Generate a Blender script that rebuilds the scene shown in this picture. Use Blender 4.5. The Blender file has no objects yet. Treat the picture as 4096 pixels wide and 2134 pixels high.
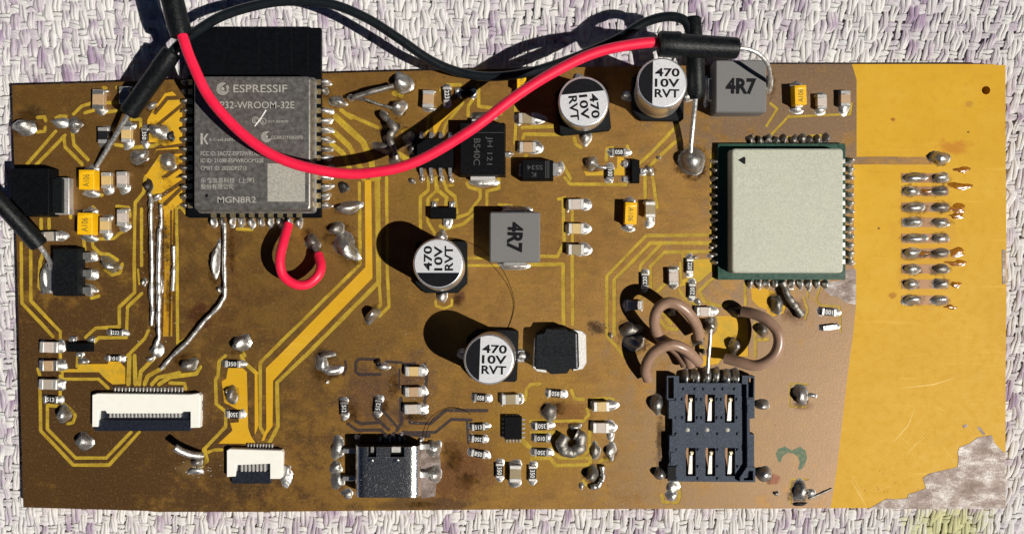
import bpy, math, random
import numpy as np
from mathutils import Vector, Matrix
from mathutils.geometry import delaunay_2d_cdt
from mathutils import noise as mnoise

random.seed(7)
R = math.radians
sc = bpy.context.scene

# ------------------------------------------------------------------ camera, sky, sun, exposure
# 1 unit = 1 cm.  z = 0 is the copper face of the board.
U = 294.0            # photograph pixels per cm on the board
HC = 11.0            # camera height over the board, cm
cam_d = bpy.data.cameras.new("camera"); cam = bpy.data.objects.new("camera", cam_d)
sc.collection.objects.link(cam); sc.camera = cam
cam.location = (0, 0, HC); cam.rotation_euler = (0, 0, 0)
cam_d.sensor_width = 36.0; cam_d.lens = 36.0 * HC / (4096 / U)
cam_d.clip_start = 0.1; cam_d.clip_end = 500

SUN_EL, SUN_AZ = 49.0, -24.0        # elevation; azimuth counted from +x, counter-clockwise
world = bpy.data.worlds.new("World"); sc.world = world; world.use_nodes = True
wn = world.node_tree; wn.nodes.clear()
wo = wn.nodes.new("ShaderNodeOutputWorld"); wb = wn.nodes.new("ShaderNodeBackground")
sky = wn.nodes.new("ShaderNodeTexSky"); sky.sky_type = 'NISHITA'; sky.sun_disc = False
sky.sun_elevation = R(SUN_EL); sky.sun_rotation = R(90 - SUN_AZ)
sky.air_density = 0.2; sky.dust_density = 0.1; sky.ozone_density = 0.6; sky.altitude = 2500
wb.inputs[1].default_value = 0.05
wn.links.new(sky.outputs[0], wb.inputs[0]); wn.links.new(wb.outputs[0], wo.inputs[0])
sd = bpy.data.lights.new("sun", 'SUN'); so = bpy.data.objects.new("sun", sd); sc.collection.objects.link(so)
sd.energy = 5.0; sd.angle = R(0.6); sd.color = (1.0, 0.95, 0.87)
d = Vector((math.cos(R(SUN_EL)) * math.cos(R(SUN_AZ)), math.cos(R(SUN_EL)) * math.sin(R(SUN_AZ)), math.sin(R(SUN_EL))))
so.rotation_euler = d.to_track_quat('Z', 'Y').to_euler(); so.location = d * 30
vs = sc.view_settings
vs.view_transform = 'Standard'; vs.look = 'None'; vs.gamma = 1.0; vs.use_curve_mapping = False; vs.exposure = 0.05

# ------------------------------------------------------------------ coordinates
TS = 1930.0 / 1024.0
def _tile(ox, oy, s):
    def f(*pts):
        r = [(ox + x / s, oy + y / s) for x, y in pts]
        return r[0] if len(r) == 1 else r
    f.s = s
    return f
OY = [0, 711, 1422]
t11, t12, t13, t14 = [_tile(1024 * c, OY[0], TS) for c in range(4)]
t21, t22, t23, t24 = [_tile(1024 * c, OY[1], TS) for c in range(4)]
t31, t32, t33, t34 = [_tile(1024 * c, OY[2], TS) for c in range(4)]
tv = _tile(0, 0, 2576 / 4096.0)
tS = _tile(2580, 1450, 1317 / 520.0)      # card socket
tU = _tile(1300, 1700, 2033 / 500.0)      # usb socket
tF = _tile(300, 1500, 2013 / 600.0)       # flat cable socket
tD = _tile(1600, 440, 2526 / 640.0)       # diode and eight-pin chip
tB = _tile(2500, 1150, 2291 / 700.0)      # brown wires
tI = _tile(2040, 1260, 1961 / 380.0)      # black inductor
def W(p, z=0.0):
    k = (1 - z / HC) / U
    return ((p[0] - 2048) * k, (1067 - p[1]) * k)
def W3(p, z): x, y = W(p, z); return (x, y, z)
def WS(px, z=0.0): return px / U * (1 - z / HC)

# ------------------------------------------------------------------ materials
MAT = {}
class NT:
    def __init__(s, name):
        s.m = bpy.data.materials.new(name); s.m.use_nodes = True
        s.t = s.m.node_tree; s.b = s.t.nodes["Principled BSDF"]
        s.pos = None
    def n(s, typ, **kw):
        n = s.t.nodes.new(typ)
        for k, v in kw.items(): setattr(n, k, v)
        return n
    def link(s, a, b): s.t.links.new(a, b)
    def P(s):
        if not s.pos: s.pos = s.n("ShaderNodeNewGeometry").outputs['Position']
        return s.pos
    def noise(s, scale, detail=3, rough=0.55, vec=None, stretch=None):
        n = s.n("ShaderNodeTexNoise"); n.inputs['Scale'].default_value = scale
        n.inputs['Detail'].default_value = detail; n.inputs['Roughness'].default_value = rough
        v = vec or s.P()
        if stretch:
            m = s.n("ShaderNodeMapping"); m.inputs['Scale'].default_value = stretch
            s.link(v, m.inputs[0]); v = m.outputs[0]
        s.link(v, n.inputs['Vector']); return n.outputs[0]
    def ramp(s, fac, stops):
        r = s.n("ShaderNodeValToRGB"); e = r.color_ramp.elements
        while len(e) < len(stops): e.new(0.5)
        for i, (p, c) in enumerate(stops):
            e[i].position = p; e[i].color = (*c, 1) if len(c) == 3 else c
        s.link(fac, r.inputs[0]); return r.outputs[0]
    def val(s, fac, a, b, lo, hi, smooth=False):
        m = s.n("ShaderNodeMapRange"); m.interpolation_type = 'SMOOTHSTEP' if smooth else 'LINEAR'
        for i, v in enumerate((a, b, lo, hi)): m.inputs[1 + i].default_value = v
        s.link(fac, m.inputs[0]); return m.outputs[0]
    def mix(s, fac, a, b, blend='MIX'):
        m = s.n("ShaderNodeMix", data_type='RGBA', blend_type=blend)
        if isinstance(fac, float): m.inputs[0].default_value = fac
        else: s.link(fac, m.inputs[0])
        for i, c in ((6, a), (7, b)):
            if isinstance(c, tuple): m.inputs[i].default_value = (*c, 1)
            else: s.link(c, m.inputs[i])
        return m.outputs[2]
    def math(s, op, a, b=None):
        m = s.n("ShaderNodeMath", operation=op)
        for i, v in enumerate((a, b)):
            if v is None: continue
            if isinstance(v, (int, float)): m.inputs[i].default_value = v
            else: s.link(v, m.inputs[i])
        return m.outputs[0]
    def bump(s, h, dist=0.002, st=1.0):
        b = s.n("ShaderNodeBump"); b.inputs['Distance'].default_value = dist; b.inputs['Strength'].default_value = st
        s.link(h, b.inputs['Height']); s.link(b.outputs[0], s.b.inputs['Normal'])
    def set(s, **kw):
        for k, v in kw.items():
            i = s.b.inputs[k.replace('_', ' ')]
            if hasattr(v, 'is_output'): s.link(v, i)
            elif isinstance(v, tuple): i.default_value = (*v, 1)
            else: i.default_value = v

def simple(name, col, rough=0.5, metal=0.0, var=0.15, vscale=25, bump=0.0, bscale=60, spec=0.5, coat=0.0):
    t = NT(name)
    f = t.noise(vscale, 4, 0.6)
    a = tuple(c * (1 - var) for c in col); b = tuple(min(1, c * (1 + var)) for c in col)
    t.set(Base_Color=t.ramp(f, [(0.3, a), (0.7, b)]), Metallic=metal, Roughness=t.val(f, 0.3, 0.7, rough * 0.85, min(1, rough * 1.15)),
          Specular_IOR_Level=spec, Coat_Weight=coat)
    if bump: t.bump(t.noise(bscale, 3, 0.6), bump)
    MAT[name] = t.m; return t

def stain_or_tint(t, col, p, rx, ry, c, strength, rot=0.0):
    """a stain with its own outline, in board coordinates (p, rx, ry in photograph pixels)"""
    x, y = W(p)
    m = t.n("ShaderNodeMapping", vector_type='TEXTURE')
    m.inputs['Location'].default_value = (x, y, 0); m.inputs['Scale'].default_value = (rx / U, ry / U, 50)
    m.inputs['Rotation'].default_value = (0, 0, R(rot))
    t.link(t.P(), m.inputs[0])
    l = t.n("ShaderNodeVectorMath", operation='LENGTH'); t.link(m.outputs[0], l.inputs[0])
    dd = t.math('ADD', l.outputs['Value'], t.val(t._sn, 0.25, 0.75, -0.75, 0.75))
    return t.mix(t.val(dd, 0.45, 1.1, strength, 0.0, True), col, c)

# etched, oxidised copper: streaky brown with flux stains
t = NT("copper")
n1 = t.noise(0.55, 5, 0.6); n2 = t.noise(6, 6, 0.72, stretch=(0.6, 1, 1)); n3 = t.noise(34, 5, 0.8); n4 = t.noise(20, 3, 0.6, stretch=(0.12, 1, 1))
t._sn = t.noise(3.6, 7, 0.72)
n5 = t.noise(1.7, 6, 0.7); n6 = t.noise(3.1, 6, 0.7, stretch=(0.7, 1, 1))
col = t.ramp(n1, [(0.3, (0.185, 0.088, 0.017)), (0.5, (0.262, 0.133, 0.026)), (0.7, (0.30, 0.160, 0.038))])
col = t.mix(t.val(n5, 0.46, 0.66, 0.0, 0.6), col, (0.335, 0.185, 0.026))
col = t.mix(t.val(n6, 0.48, 0.30, 0.0, 0.6), col, (0.150, 0.066, 0.016))
col = t.mix(t.val(n2, 0.42, 0.68, 0.0, 0.5), col, (0.150, 0.085, 0.020))
col = t.mix(t.val(n4, 0.5, 0.75, 0.0, 0.3), col, (0.14, 0.075, 0.020))
for p, rx, ry, c, s in (((250, 1700), 1150, 800, (0.080, 0.038, 0.014), 0.85), ((350, 700), 800, 700, (0.115, 0.056, 0.016), 0.65), ((1100, 1250), 700, 500, (0.16, 0.085, 0.020), 0.5), ((3250, 1650), 750, 800, (0.185, 0.116, 0.066), 0.9), ((3200, 400), 600, 380, (0.165, 0.103, 0.058), 0.9), ((2750, 1800), 500, 420, (0.215, 0.130, 0.055), 0.6)): col = stain_or_tint(t, col, p, rx, ry, c, s)  # broad tints over the copper: darker brown at left, greyer at right
# stains: scorched round the usb socket, amber flux round the charger chip, dark flux by the tinned wires
for p, rx, ry, c, s, rot in [
    (t32((900, 290)), 170, 150, (0.085, 0.04, 0.032), 0.5, 0), (t32((1200, 250)), 110, 170, (0.085, 0.045, 0.032), 0.4, 0),
    (t32((1560, 900)), 180, 110, (0.12, 0.042, 0.014), 0.75, 20), (t32((1620, 720)), 130, 80, (0.14, 0.055, 0.014), 0.6, 0),
    (t32((1200, 1120)), 280, 30, (0.075, 0.04, 0.018), 0.6, 0),
    (t33((250, 560)), 300, 260, (0.27, 0.145, 0.012), 0.7, 0), (t33((420, 420)), 120, 60, (0.14, 0.05, 0.008), 0.7, 0),
    (t22((1350, 200)), 190, 170, (0.22, 0.125, 0.018), 0.5, 0), (t13((300, 1100)), 200, 90, (0.22, 0.13, 0.02), 0.45, 0),
    (t21((1160, 650)), 110, 380, (0.115, 0.048, 0.010), 0.65, 0), (t21((1520, 1040)), 60, 60, (0.08, 0.025, 0.008), 0.8, 0),
    (t21((1720, 700)), 50, 330, (0.12, 0.055, 0.014), 0.6, 0), (t11((230, 850)), 60, 36, (0.05, 0.03, 0.012), 0.7, 0),
    (t31((1450, 860)), 70, 40, (0.28, 0.17, 0.06), 0.5, 0), (t31((1840, 1000)), 90, 34, (0.06, 0.035, 0.015), 0.5, 0),
    (t32((520, 80)), 90, 70, (0.09, 0.05, 0.018), 0.6, 0), (t23((1560, 240)), 40, 140, (0.22, 0.14, 0.03), 0.5, 0),
    (t23((640, 1140)), 50, 26, (0.05, 0.026, 0.012), 0.7, -25), (t33((1130, 700)), 26, 150, (0.05, 0.03, 0.014), 0.6, 0),
    (t23((1130, 880)), 150, 80, (0.24, 0.14, 0.02), 0.5, 0), (t24((200, 1010)), 60, 50, (0.10, 0.04, 0.01), 0.75, 0),
    (t22((560, 370)), 110, 120, (0.17, 0.085, 0.018), 0.6, 0), (t12((1010, 1000)), 110, 160, (0.20, 0.11, 0.015), 0.5, 0),
    (t34((30, 920)), 40, 22, (0.13, 0.03, 0.012), 0.8, -15), (t34((250, 380)), 50, 18, (0.10, 0.04, 0.015), 0.6, 0),
    (t22((1530, 920)), 28, 34, (0.09, 0.028, 0.01), 0.85, 0), (t22((530, 1330)), 60, 26, (0.05, 0.03, 0.012), 0.6, 0)]:
    col = stain_or_tint(t, col, p, rx, ry, c, s, rot)
col = t.mix(t.val(n3, 0.56, 0.72, 0.0, 0.55), col, (0.44, 0.31, 0.15))
col = t.mix(t.val(n3, 0.44, 0.30, 0.0, 0.65), col, (0.075, 0.040, 0.010))
sp = t.noise(18, 2, 0.5); col = t.mix(t.val(sp, 0.735, 0.76, 0.0, 0.85), col, (0.03, 0.018, 0.01))
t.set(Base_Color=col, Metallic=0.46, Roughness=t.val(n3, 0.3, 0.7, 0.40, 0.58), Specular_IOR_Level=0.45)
t.bump(t.math('ADD', n3, t.math('MULTIPLY', n2, 0.8)), 0.0022, 0.8)
MAT['copper'] = t.m

# glass-fibre laminate: honey yellow, faint square weave under the resin
t = NT("laminate")
sx = t.n("ShaderNodeSeparateXYZ"); t.link(t.P(), sx.inputs[0])
def wv(o, f): return t.math('SINE', t.math('MULTIPLY', o, f))
weave = t.math('MULTIPLY', wv(sx.outputs[0], 128.0), wv(sx.outputs[1], 128.0))
a = t.noise(0.7, 4, 0.6); b_ = t.noise(9, 5, 0.65); g = t.noise(120, 2, 0.6)
t._sn = t.noise(3.6, 7, 0.72)
col = t.ramp(a, [(0.3, (0.55, 0.31, 0.008)), (0.7, (0.61, 0.36, 0.016))])
col = t.mix(t.val(weave, -1, 1, 0.0, 0.55), col, (0.47, 0.24, 0.003))
col = t.mix(t.val(b_, 0.5, 0.75, 0.0, 0.5), col, (0.46, 0.225, 0.010))
b2 = t.noise(2.2, 6, 0.7, stretch=(0.5, 1, 1)); col = t.mix(t.val(b2, 0.5, 0.7, 0.0, 0.4), col, (0.62, 0.38, 0.05)); col = t.mix(t.val(b2, 0.46, 0.3, 0.0, 0.4), col, (0.46, 0.25, 0.006))
col = t.mix(t.val(g, 0.3, 0.7, 0.0, 0.22), col, (0.74, 0.44, 0.06))
st = t.noise(14, 3, 0.6, stretch=(0.06, 1, 1)); col = t.mix(t.val(st, 0.62, 0.8, 0.0, 0.4), col, (0.80, 0.52, 0.10))
for p, rx, ry, c, s in [(t14((945, 900)), 14, 10, (0.28, 0.09, 0.004), 0.9), (t24((835, 380)), 6, 7, (0.16, 0.06, 0.01), 0.9),
    (t14((1520, 780)), 22, 14, (0.40, 0.20, 0.02), 0.7), (t24((940, 885)), 22, 14, (0.36, 0.14, 0.008), 0.8), (t14((1510, 995)), 5, 4, (0.08, 0.03, 0.01), 0.9),
    (t14((1400, 1115)), 80, 34, (0.46, 0.17, 0.010), 0.8), (t24((1180, 450)), 130, 320, (0.52, 0.27, 0.02), 0.6),
    (t21((1270, 700)), 60, 400, (0.30, 0.14, 0.006), 0.75), (t12((700, 1100)), 150, 170, (0.46, 0.29, 0.014), 0.8),
    (t31((1250, 100)), 220, 90, (0.38, 0.20, 0.010), 0.8), (t33((250, 560)), 330, 280, (0.34, 0.18, 0.008), 0.85),
    (t22((1370, 200)), 260, 220, (0.40, 0.28, 0.035), 0.8), (t13((400, 1100)), 340, 170, (0.40, 0.28, 0.035), 0.8), (t23((800, 800)), 520, 420, (0.40, 0.28, 0.035), 0.8),
    (t21((500, 600)), 420, 500, (0.40, 0.28, 0.035), 0.7), (t11((600, 900)), 330, 250, (0.40, 0.28, 0.035), 0.75), (t31((600, 500)), 320, 300, (0.40, 0.28, 0.035), 0.7)]:
    col = stain_or_tint(t, col, p, rx, ry, c, s)
t.set(Base_Color=col, Roughness=t.val(b_, 0.3, 0.7, 0.5, 0.62), Specular_IOR_Level=0.18)
t.bump(t.math('ADD', t.math('MULTIPLY', weave, 0.3), g), 0.0008, 0.7)
MAT['laminate'] = t.m

# scraped, tinned copper
t = NT("tinned_copper")
a = t.noise(4.5, 7, 0.72, stretch=(0.7, 1.3, 1)); b_ = t.noise(40, 4, 0.75)
col = t.ramp(a, [(0.36, (0.13, 0.090, 0.072)), (0.5, (0.24, 0.19, 0.17)), (0.66, (0.52, 0.50, 0.48))])
col = t.mix(t.val(b_, 0.5, 0.36, 0.0, 0.6), col, (0.12, 0.09, 0.08))
t.set(Base_Color=col, Metallic=0.35, Roughness=0.55); t.bump(t.math('ADD', a, b_), 0.006, 1.0); MAT['tinned_copper'] = t.m
t = NT("etched_cut"); a = t.noise(5, 4, 0.65); b_ = t.noise(45, 3, 0.7)
col = t.ramp(a, [(0.32, (0.30, 0.185, 0.016)), (0.55, (0.41, 0.285, 0.030)), (0.72, (0.52, 0.34, 0.020))])
col = t.mix(t.val(b_, 0.5, 0.32, 0.0, 0.6), col, (0.20, 0.12, 0.012)); col = t.mix(t.val(b_, 0.6, 0.75, 0.0, 0.5), col, (0.56, 0.43, 0.09))
t.set(Base_Color=col, Roughness=0.55, Specular_IOR_Level=0.2); t.bump(b_, 0.0015, 0.7); MAT['etched_cut'] = t.m
# sooty cut
t = NT("sooty_cut"); b_ = t.noise(40, 4, 0.7)
t.set(Base_Color=t.ramp(b_, [(0.35, (0.010, 0.006, 0.005)), (0.6, (0.035, 0.016, 0.012)), (0.75, (0.12, 0.08, 0.06))]), Roughness=0.6)
t.bump(b_, 0.003, 0.8); MAT['sooty_cut'] = t.m
# solder
def solder(name, base, lo, hi, dirt):
    t = NT(name); a = t.noise(13, 5, 0.65); b_ = t.noise(38, 4, 0.7)
    col = t.ramp(a, [(0.3, tuple(c * 0.75 for c in base)), (0.7, base)])
    col = t.mix(t.val(b_, 0.46, 0.30, 0.0, dirt), col, (0.09, 0.065, 0.04))
    t.set(Base_Color=col, Metallic=0.92, Roughness=t.val(a, 0.3, 0.7, lo, hi))
    t.bump(t.math('ADD', a, t.math('MULTIPLY', b_, 0.6)), 0.008, 1.0); MAT[name] = t.m
solder("solder", (0.54, 0.53, 0.50), 0.32, 0.56, 0.95)
solder("solder_bright", (0.70, 0.69, 0.66), 0.36, 0.58, 0.6)
solder("solder_dull", (0.34, 0.32, 0.29), 0.42, 0.66, 0.95)
simple("tin", (0.72, 0.71, 0.68), 0.34, 0.9, 0.12, 40, 0.0012)
simple("tin_matte", (0.66, 0.65, 0.62), 0.5, 0.75, 0.12, 60, 0.0015)
simple("gold_contact", (0.78, 0.62, 0.32), 0.3, 0.9, 0.2, 50, 0.001)
simple("bare_wire", (0.62, 0.61, 0.58), 0.44, 0.9, 0.45, 24, 0.005, 30)
simple("shield_dark", (0.25, 0.24, 0.225), 0.46, 0.8, 0.22, 16, 0.0016, 50)
t = NT("shield_pale"); a = t.noise(42, 5, 0.8); b_ = t.noise(2.5, 3)
col = t.ramp(a, [(0.34, (0.33, 0.34, 0.275)), (0.64, (0.50, 0.51, 0.425))]); col = t.mix(t.val(b_, 0.35, 0.7, 0, 0.3), col, (0.46, 0.48, 0.37))
t.set(Base_Color=col, Metallic=0.15, Roughness=0.6, Specular_IOR_Level=0.3); t.bump(a, 0.0016, 0.8); MAT['shield_pale'] = t.m
simple("etched_grey", (0.42, 0.41, 0.36), 0.6, 0.35, 0.3, 60)
simple("mark_grey", (0.40, 0.39, 0.355), 0.6, 0.2, 0.12, 40)
simple("ghost_mark", (0.48, 0.485, 0.41), 0.6, 0.15, 0.12, 60)
t = NT("aluminium_can"); a = t.noise(45, 3, 0.6)
t.set(Base_Color=t.ramp(a, [(0.3, (0.62, 0.63, 0.66)), (0.7, (0.76, 0.77, 0.80))]), Metallic=0.35, Roughness=0.42); t.bump(t.noise(90, 2), 0.0012, 0.6); MAT['aluminium_can'] = t.m
simple("can_side", (0.74, 0.74, 0.74), 0.30, 0.9, 0.06, 30, 0.0006)
simple("print_black", (0.006, 0.006, 0.008), 0.55, 0, 0.3, 30, spec=0.12)
simple("black_plastic", (0.0035, 0.004, 0.005), 0.55, 0, 0.4, 30, 0.0015, 90, spec=0.08)
simple("black_mould", (0.006, 0.007, 0.008), 0.55, 0, 0.6, 45, 0.003, 90, spec=0.12)
simple("black_board", (0.0035, 0.004, 0.0055), 0.45, 0, 0.25, 20, 0.0005, spec=0.08)
simple("sleeve_black", (0.005, 0.006, 0.007), 0.42, 0, 0.6, 22, 0.005, 40, spec=0.16)
simple("wire_black", (0.007, 0.010, 0.012), 0.34, 0, 0.2, 12, 0.0008, spec=0.3)
simple("wire_red", (0.78, 0.012, 0.055), 0.42, 0, 0.06, 6, 0.0008, 40)
simple("wire_brown", (0.285, 0.175, 0.118), 0.33, 0, 0.10, 14, 0.0012, 50)
simple("socket_plastic", (0.050, 0.062, 0.086), 0.62, 0, 0.5, 40, 0.003, 60, spec=0.15)
simple("white_plastic", (0.80, 0.79, 0.73), 0.4, 0, 0.03, 10, 0.0006)
simple("navy_plastic", (0.012, 0.015, 0.024), 0.38, 0, 0.3, 30, 0.001)
simple("ferrite_grey", (0.155, 0.153, 0.150), 0.6, 0.15, 0.16, 80, 0.0025, 110)
simple("ferrite_black", (0.007, 0.009, 0.011), 0.55, 0.0, 0.9, 40, 0.004, 50, spec=0.14)
simple("ferrite_mark", (0.006, 0.008, 0.010), 0.56, 0.0, 0.8, 40, spec=0.12)
simple("tantalum_yellow", (0.78, 0.43, 0.004), 0.42, 0, 0.07, 40, 0.001)
simple("tantalum_end", (0.40, 0.36, 0.24), 0.4, 0.5, 0.3, 40)
simple("print_olive", (0.16, 0.12, 0.02), 0.6, 0, 0.2, 40)
for k, c in (("ceramic_tan", (0.42, 0.28, 0.16)), ("ceramic_pale", (0.50, 0.43, 0.38)), ("ceramic_olive", (0.27, 0.215, 0.125)),
             ("ceramic_grey", (0.36, 0.31, 0.26)), ("ceramic_honey", (0.56, 0.40, 0.17))):
    simple(k, c, 0.5, 0, 0.10, 50, 0.001)
simple("resistor_black", (0.012, 0.012, 0.014), 0.38, 0, 0.3, 50, 0.001)
simple("print_white", (0.72, 0.72, 0.70), 0.55, 0, 0.05, 40)
simple("print_faint", (0.055, 0.058, 0.058), 0.55, 0, 0.1, 40)
simple("module_green", (0.008, 0.052, 0.032), 0.35, 0, 0.3, 30, 0.001)
t = NT("green_ink"); a = t.noise(22, 5, 0.75); t.set(Base_Color=t.ramp(a, [(0.42, (0.035, 0.10, 0.05)), (0.55, (0.09, 0.13, 0.06)), (0.64, (0.24, 0.15, 0.05))]), Roughness=0.6); MAT["green_ink"] = t.m
simple("usb_steel", (0.62, 0.62, 0.61), 0.24, 1.0, 0.35, 50, 0.003, 60)
t = NT("flux"); a = t.noise(20, 3)
t.set(Base_Color=t.ramp(a, [(0.3, (0.30, 0.10, 0.006)), (0.7, (0.46, 0.19, 0.012))]), Roughness=0.22, Transmission_Weight=0.3, IOR=1.5, Coat_Weight=0.3)
t.bump(a, 0.004, 0.8); MAT['flux'] = t.m
t = NT("flux_film"); a = t.noise(9, 5, 0.7)
gm_ = t.n("ShaderNodeMapping"); gm_.inputs['Location'].default_value = (-1, -1, 0); gm_.inputs['Scale'].default_value = (2, 2, 0)
t.link(t.n("ShaderNodeTexCoord").outputs['Generated'], gm_.inputs[0]); gl_ = t.n("ShaderNodeVectorMath", operation='LENGTH'); t.link(gm_.outputs[0], gl_.inputs[0])
fade = t.val(t.math('ADD', gl_.outputs['Value'], t.val(t.noise(14, 4, 0.7), 0.3, 0.7, -0.3, 0.3)), 0.35, 0.95, 1.0, 0.0, True)
t.set(Base_Color=t.ramp(a, [(0.35, (0.035, 0.016, 0.005)), (0.65, (0.13, 0.060, 0.010))]), Roughness=0.25, Alpha=t.math('MULTIPLY', t.val(a, 0.3, 0.65, 0.85, 0.2), fade)); t.bump(a, 0.003, 0.7); MAT['flux_film'] = t.m
simple("char", (0.012, 0.010, 0.009), 0.5, 0, 0.5, 50, 0.004, 60)
simple("hair", (0.006, 0.005, 0.004), 0.8, spec=0.05)
simple("copper_clean", (0.25, 0.135, 0.065), 0.55, 0.4, 0.2, 40, 0.001)

# ------------------------------------------------------------------ objects, parents
COL = sc.collection
def tag(o, label=None, cat=None, group=None, kind=None):
    for k, v in (("label", label), ("category", cat), ("group", group), ("kind", kind)):
        if v: o[k] = v
    return o
def empty(name, loc=(0, 0, 0)):
    o = bpy.data.objects.new(name, None); o.location = loc; o.empty_display_size = 0.2; COL.objects.link(o); return o
def setparent(o, p):
    if p is not None:
        o.parent = p
        if p.type == 'EMPTY' and p.parent is None: o.matrix_parent_inverse = Matrix.Translation(-Vector(p.location))
def link(name, me, mat, parent=None, loc=(0, 0, 0), rot=0.0, label=None, kind=None):
    if mat and not me.materials: me.materials.append(MAT[mat])
    o = bpy.data.objects.new(name, me); COL.objects.link(o)
    o.location = loc; o.rotation_euler = (0, 0, rot) if not isinstance(rot, tuple) else rot
    setparent(o, parent); tag(o, label=label, kind=kind); return o

class MB:
    def __init__(s): s.v = []; s.f = []
    def add(s, vs, fs):
        o = len(s.v); s.v += [tuple(v) for v in vs]; s.f += [tuple(i + o for i in f) for f in fs]; return s
    def loft(s, rings, cap0=True, cap1=True):
        n = len(rings[0]); vs = [p for r in rings for p in r]; fs = []
        for i in range(len(rings) - 1):
            for j in range(n):
                a, b = i * n + j, i * n + (j + 1) % n; fs.append((a, b, b + n, a + n))
        if cap0: fs.append(tuple(reversed(range(n))))
        if cap1: fs.append(tuple(range((len(rings) - 1) * n, len(rings) * n)))
        return s.add(vs, fs)
    def rbox(s, cx, cy, w, h, z0, z1, r=0.01, b=0.006, n=2, taper=0.0):
        return s.loft([rrect(cx, cy, w, h, r, z0, n), rrect(cx, cy, w - taper, h - taper, r, z1 - b, n),
                       rrect(cx, cy, w - taper - 2 * b, h - taper - 2 * b, max(r - b, 0.0005), z1, n)])
    def box(s, x0, y0, x1, y1, z0, z1, b=0.004):
        return s.rbox((x0 + x1) / 2, (y0 + y1) / 2, abs(x1 - x0), abs(y1 - y0), z0, z1, b, b, 1)
    def tube(s, pts, rad, n=10, smooth=True, sub=6, caps=True, squash=1.0):
        pts = [Vector(p) for p in pts]
        rads = rad if isinstance(rad, (list, tuple)) else [rad] * len(pts)
        if smooth and len(pts) > 2:
            q = [pts[0] * 2 - pts[1]] + pts + [pts[-1] * 2 - pts[-2]]; out = []; ro = []
            for i in range(1, len(q) - 2):
                for k in range(sub):
                    u = k / sub; a, b, c, d_ = q[i - 1], q[i], q[i + 1], q[i + 2]
                    out.append(0.5 * ((2 * b) + (c - a) * u + (2 * a - 5 * b + 4 * c - d_) * u * u + (3 * b - a - 3 * c + d_) * u ** 3))
                    ro.append(rads[i - 1] * (1 - u) + rads[i] * u)
            out.append(pts[-1]); ro.append(rads[-1]); pts, rads = out, ro
        rings = []; up = None
        for i, p in enumerate(pts):
            tg = (pts[min(i + 1, len(pts) - 1)] - pts[max(i - 1, 0)]).normalized()
            if up is None:
                up = Vector((0, 0, 1)) if abs(tg.z) < 0.9 else Vector((1, 0, 0))
            sd_ = tg.cross(up).normalized(); up = sd_.cross(tg).normalized()
            rings.append([p + (sd_ * math.cos(2 * math.pi * j / n) + up * math.sin(2 * math.pi * j / n) * squash) * rads[i] for j in range(n)])
        rings = [list(reversed(r)) for r in rings]
        return s.loft(rings, caps, caps)
    def me(s, name, smooth=38):
        m = bpy.data.meshes.new(name); m.from_pydata(s.v, [], s.f); m.update()
        if smooth:
            m.shade_smooth(); m.set_sharp_from_angle(angle=R(smooth))
        return m
    def build(s, name, mat, parent=None, loc=(0, 0, 0), rot=0.0, smooth=38, label=None, kind=None):
        return link(name, s.me(name, smooth), mat, parent, loc, rot, label, kind)
def rrect(cx, cy, w, h, r, z, n=3):
    r = max(min(r, w / 2 - 1e-5, h / 2 - 1e-5), 1e-5); out = []
    for k, (sx_, sy_) in enumerate(((1, 1), (-1, 1), (-1, -1), (1, -1))):
        for i in range(n + 1):
            a = math.pi / 2 * (k + i / n)
            out.append((cx + sx_ * (w / 2 - r) + r * math.cos(a), cy + sy_ * (h / 2 - r) + r * math.sin(a), z))
    return out
def area2(p): return sum(p[i][0] * p[(i + 1) % len(p)][1] - p[(i + 1) % len(p)][0] * p[i][1] for i in range(len(p)))
def ccw(p): return list(p) if area2(p) > 0 else list(reversed(p))

def layered(polys):
    """polys: [(category, polygon)] in board cm, later ones win.  Returns verts, {category: [triangles]}"""
    vv = []; ff = []
    for c, p in polys:
        p = ccw(p); o = len(vv); vv += [Vector((x, y)) for x, y in p]; ff.append(list(range(o, o + len(p))))
    v, e, f, ov, oe, of = delaunay_2d_cdt(vv, [], ff, 0, 1e-5, True)
    out = {}
    for tri, ids in zip(f, of):
        if ids: out.setdefault(polys[max(ids)][0], []).append(tuple(tri))
    return [(p.x, p.y) for p in v], out
def plate(v, tris, z1, z0, wall=True, bottom=False):
    """sheet of triangles at z1 with walls down to z0"""
    used = sorted({i for t_ in tris for i in t_}); m = {k: i for i, k in enumerate(used)}; n = len(used)
    T = []
    for t_ in tris:
        a, b, c = [v[i] for i in t_]
        if (b[0] - a[0]) * (c[1] - a[1]) - (b[1] - a[1]) * (c[0] - a[0]) < 0: t_ = (t_[0], t_[2], t_[1])
        T.append(tuple(m[i] for i in t_))
    vs = [(*v[k], z1) for k in used]; fs = list(T)
    if wall:
        vs += [(*v[k], z0) for k in used]; es = {}
        for a, b, c in T:
            for e in ((a, b), (b, c), (c, a)): es[e] = 1
        for a, b in es:
            if (b, a) not in es: fs.append((a, a + n, b + n, b))
        if bottom: fs += [(a + n, c + n, b + n) for a, b, c in T]
    mb = MB(); mb.add(vs, fs); return mb

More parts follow.
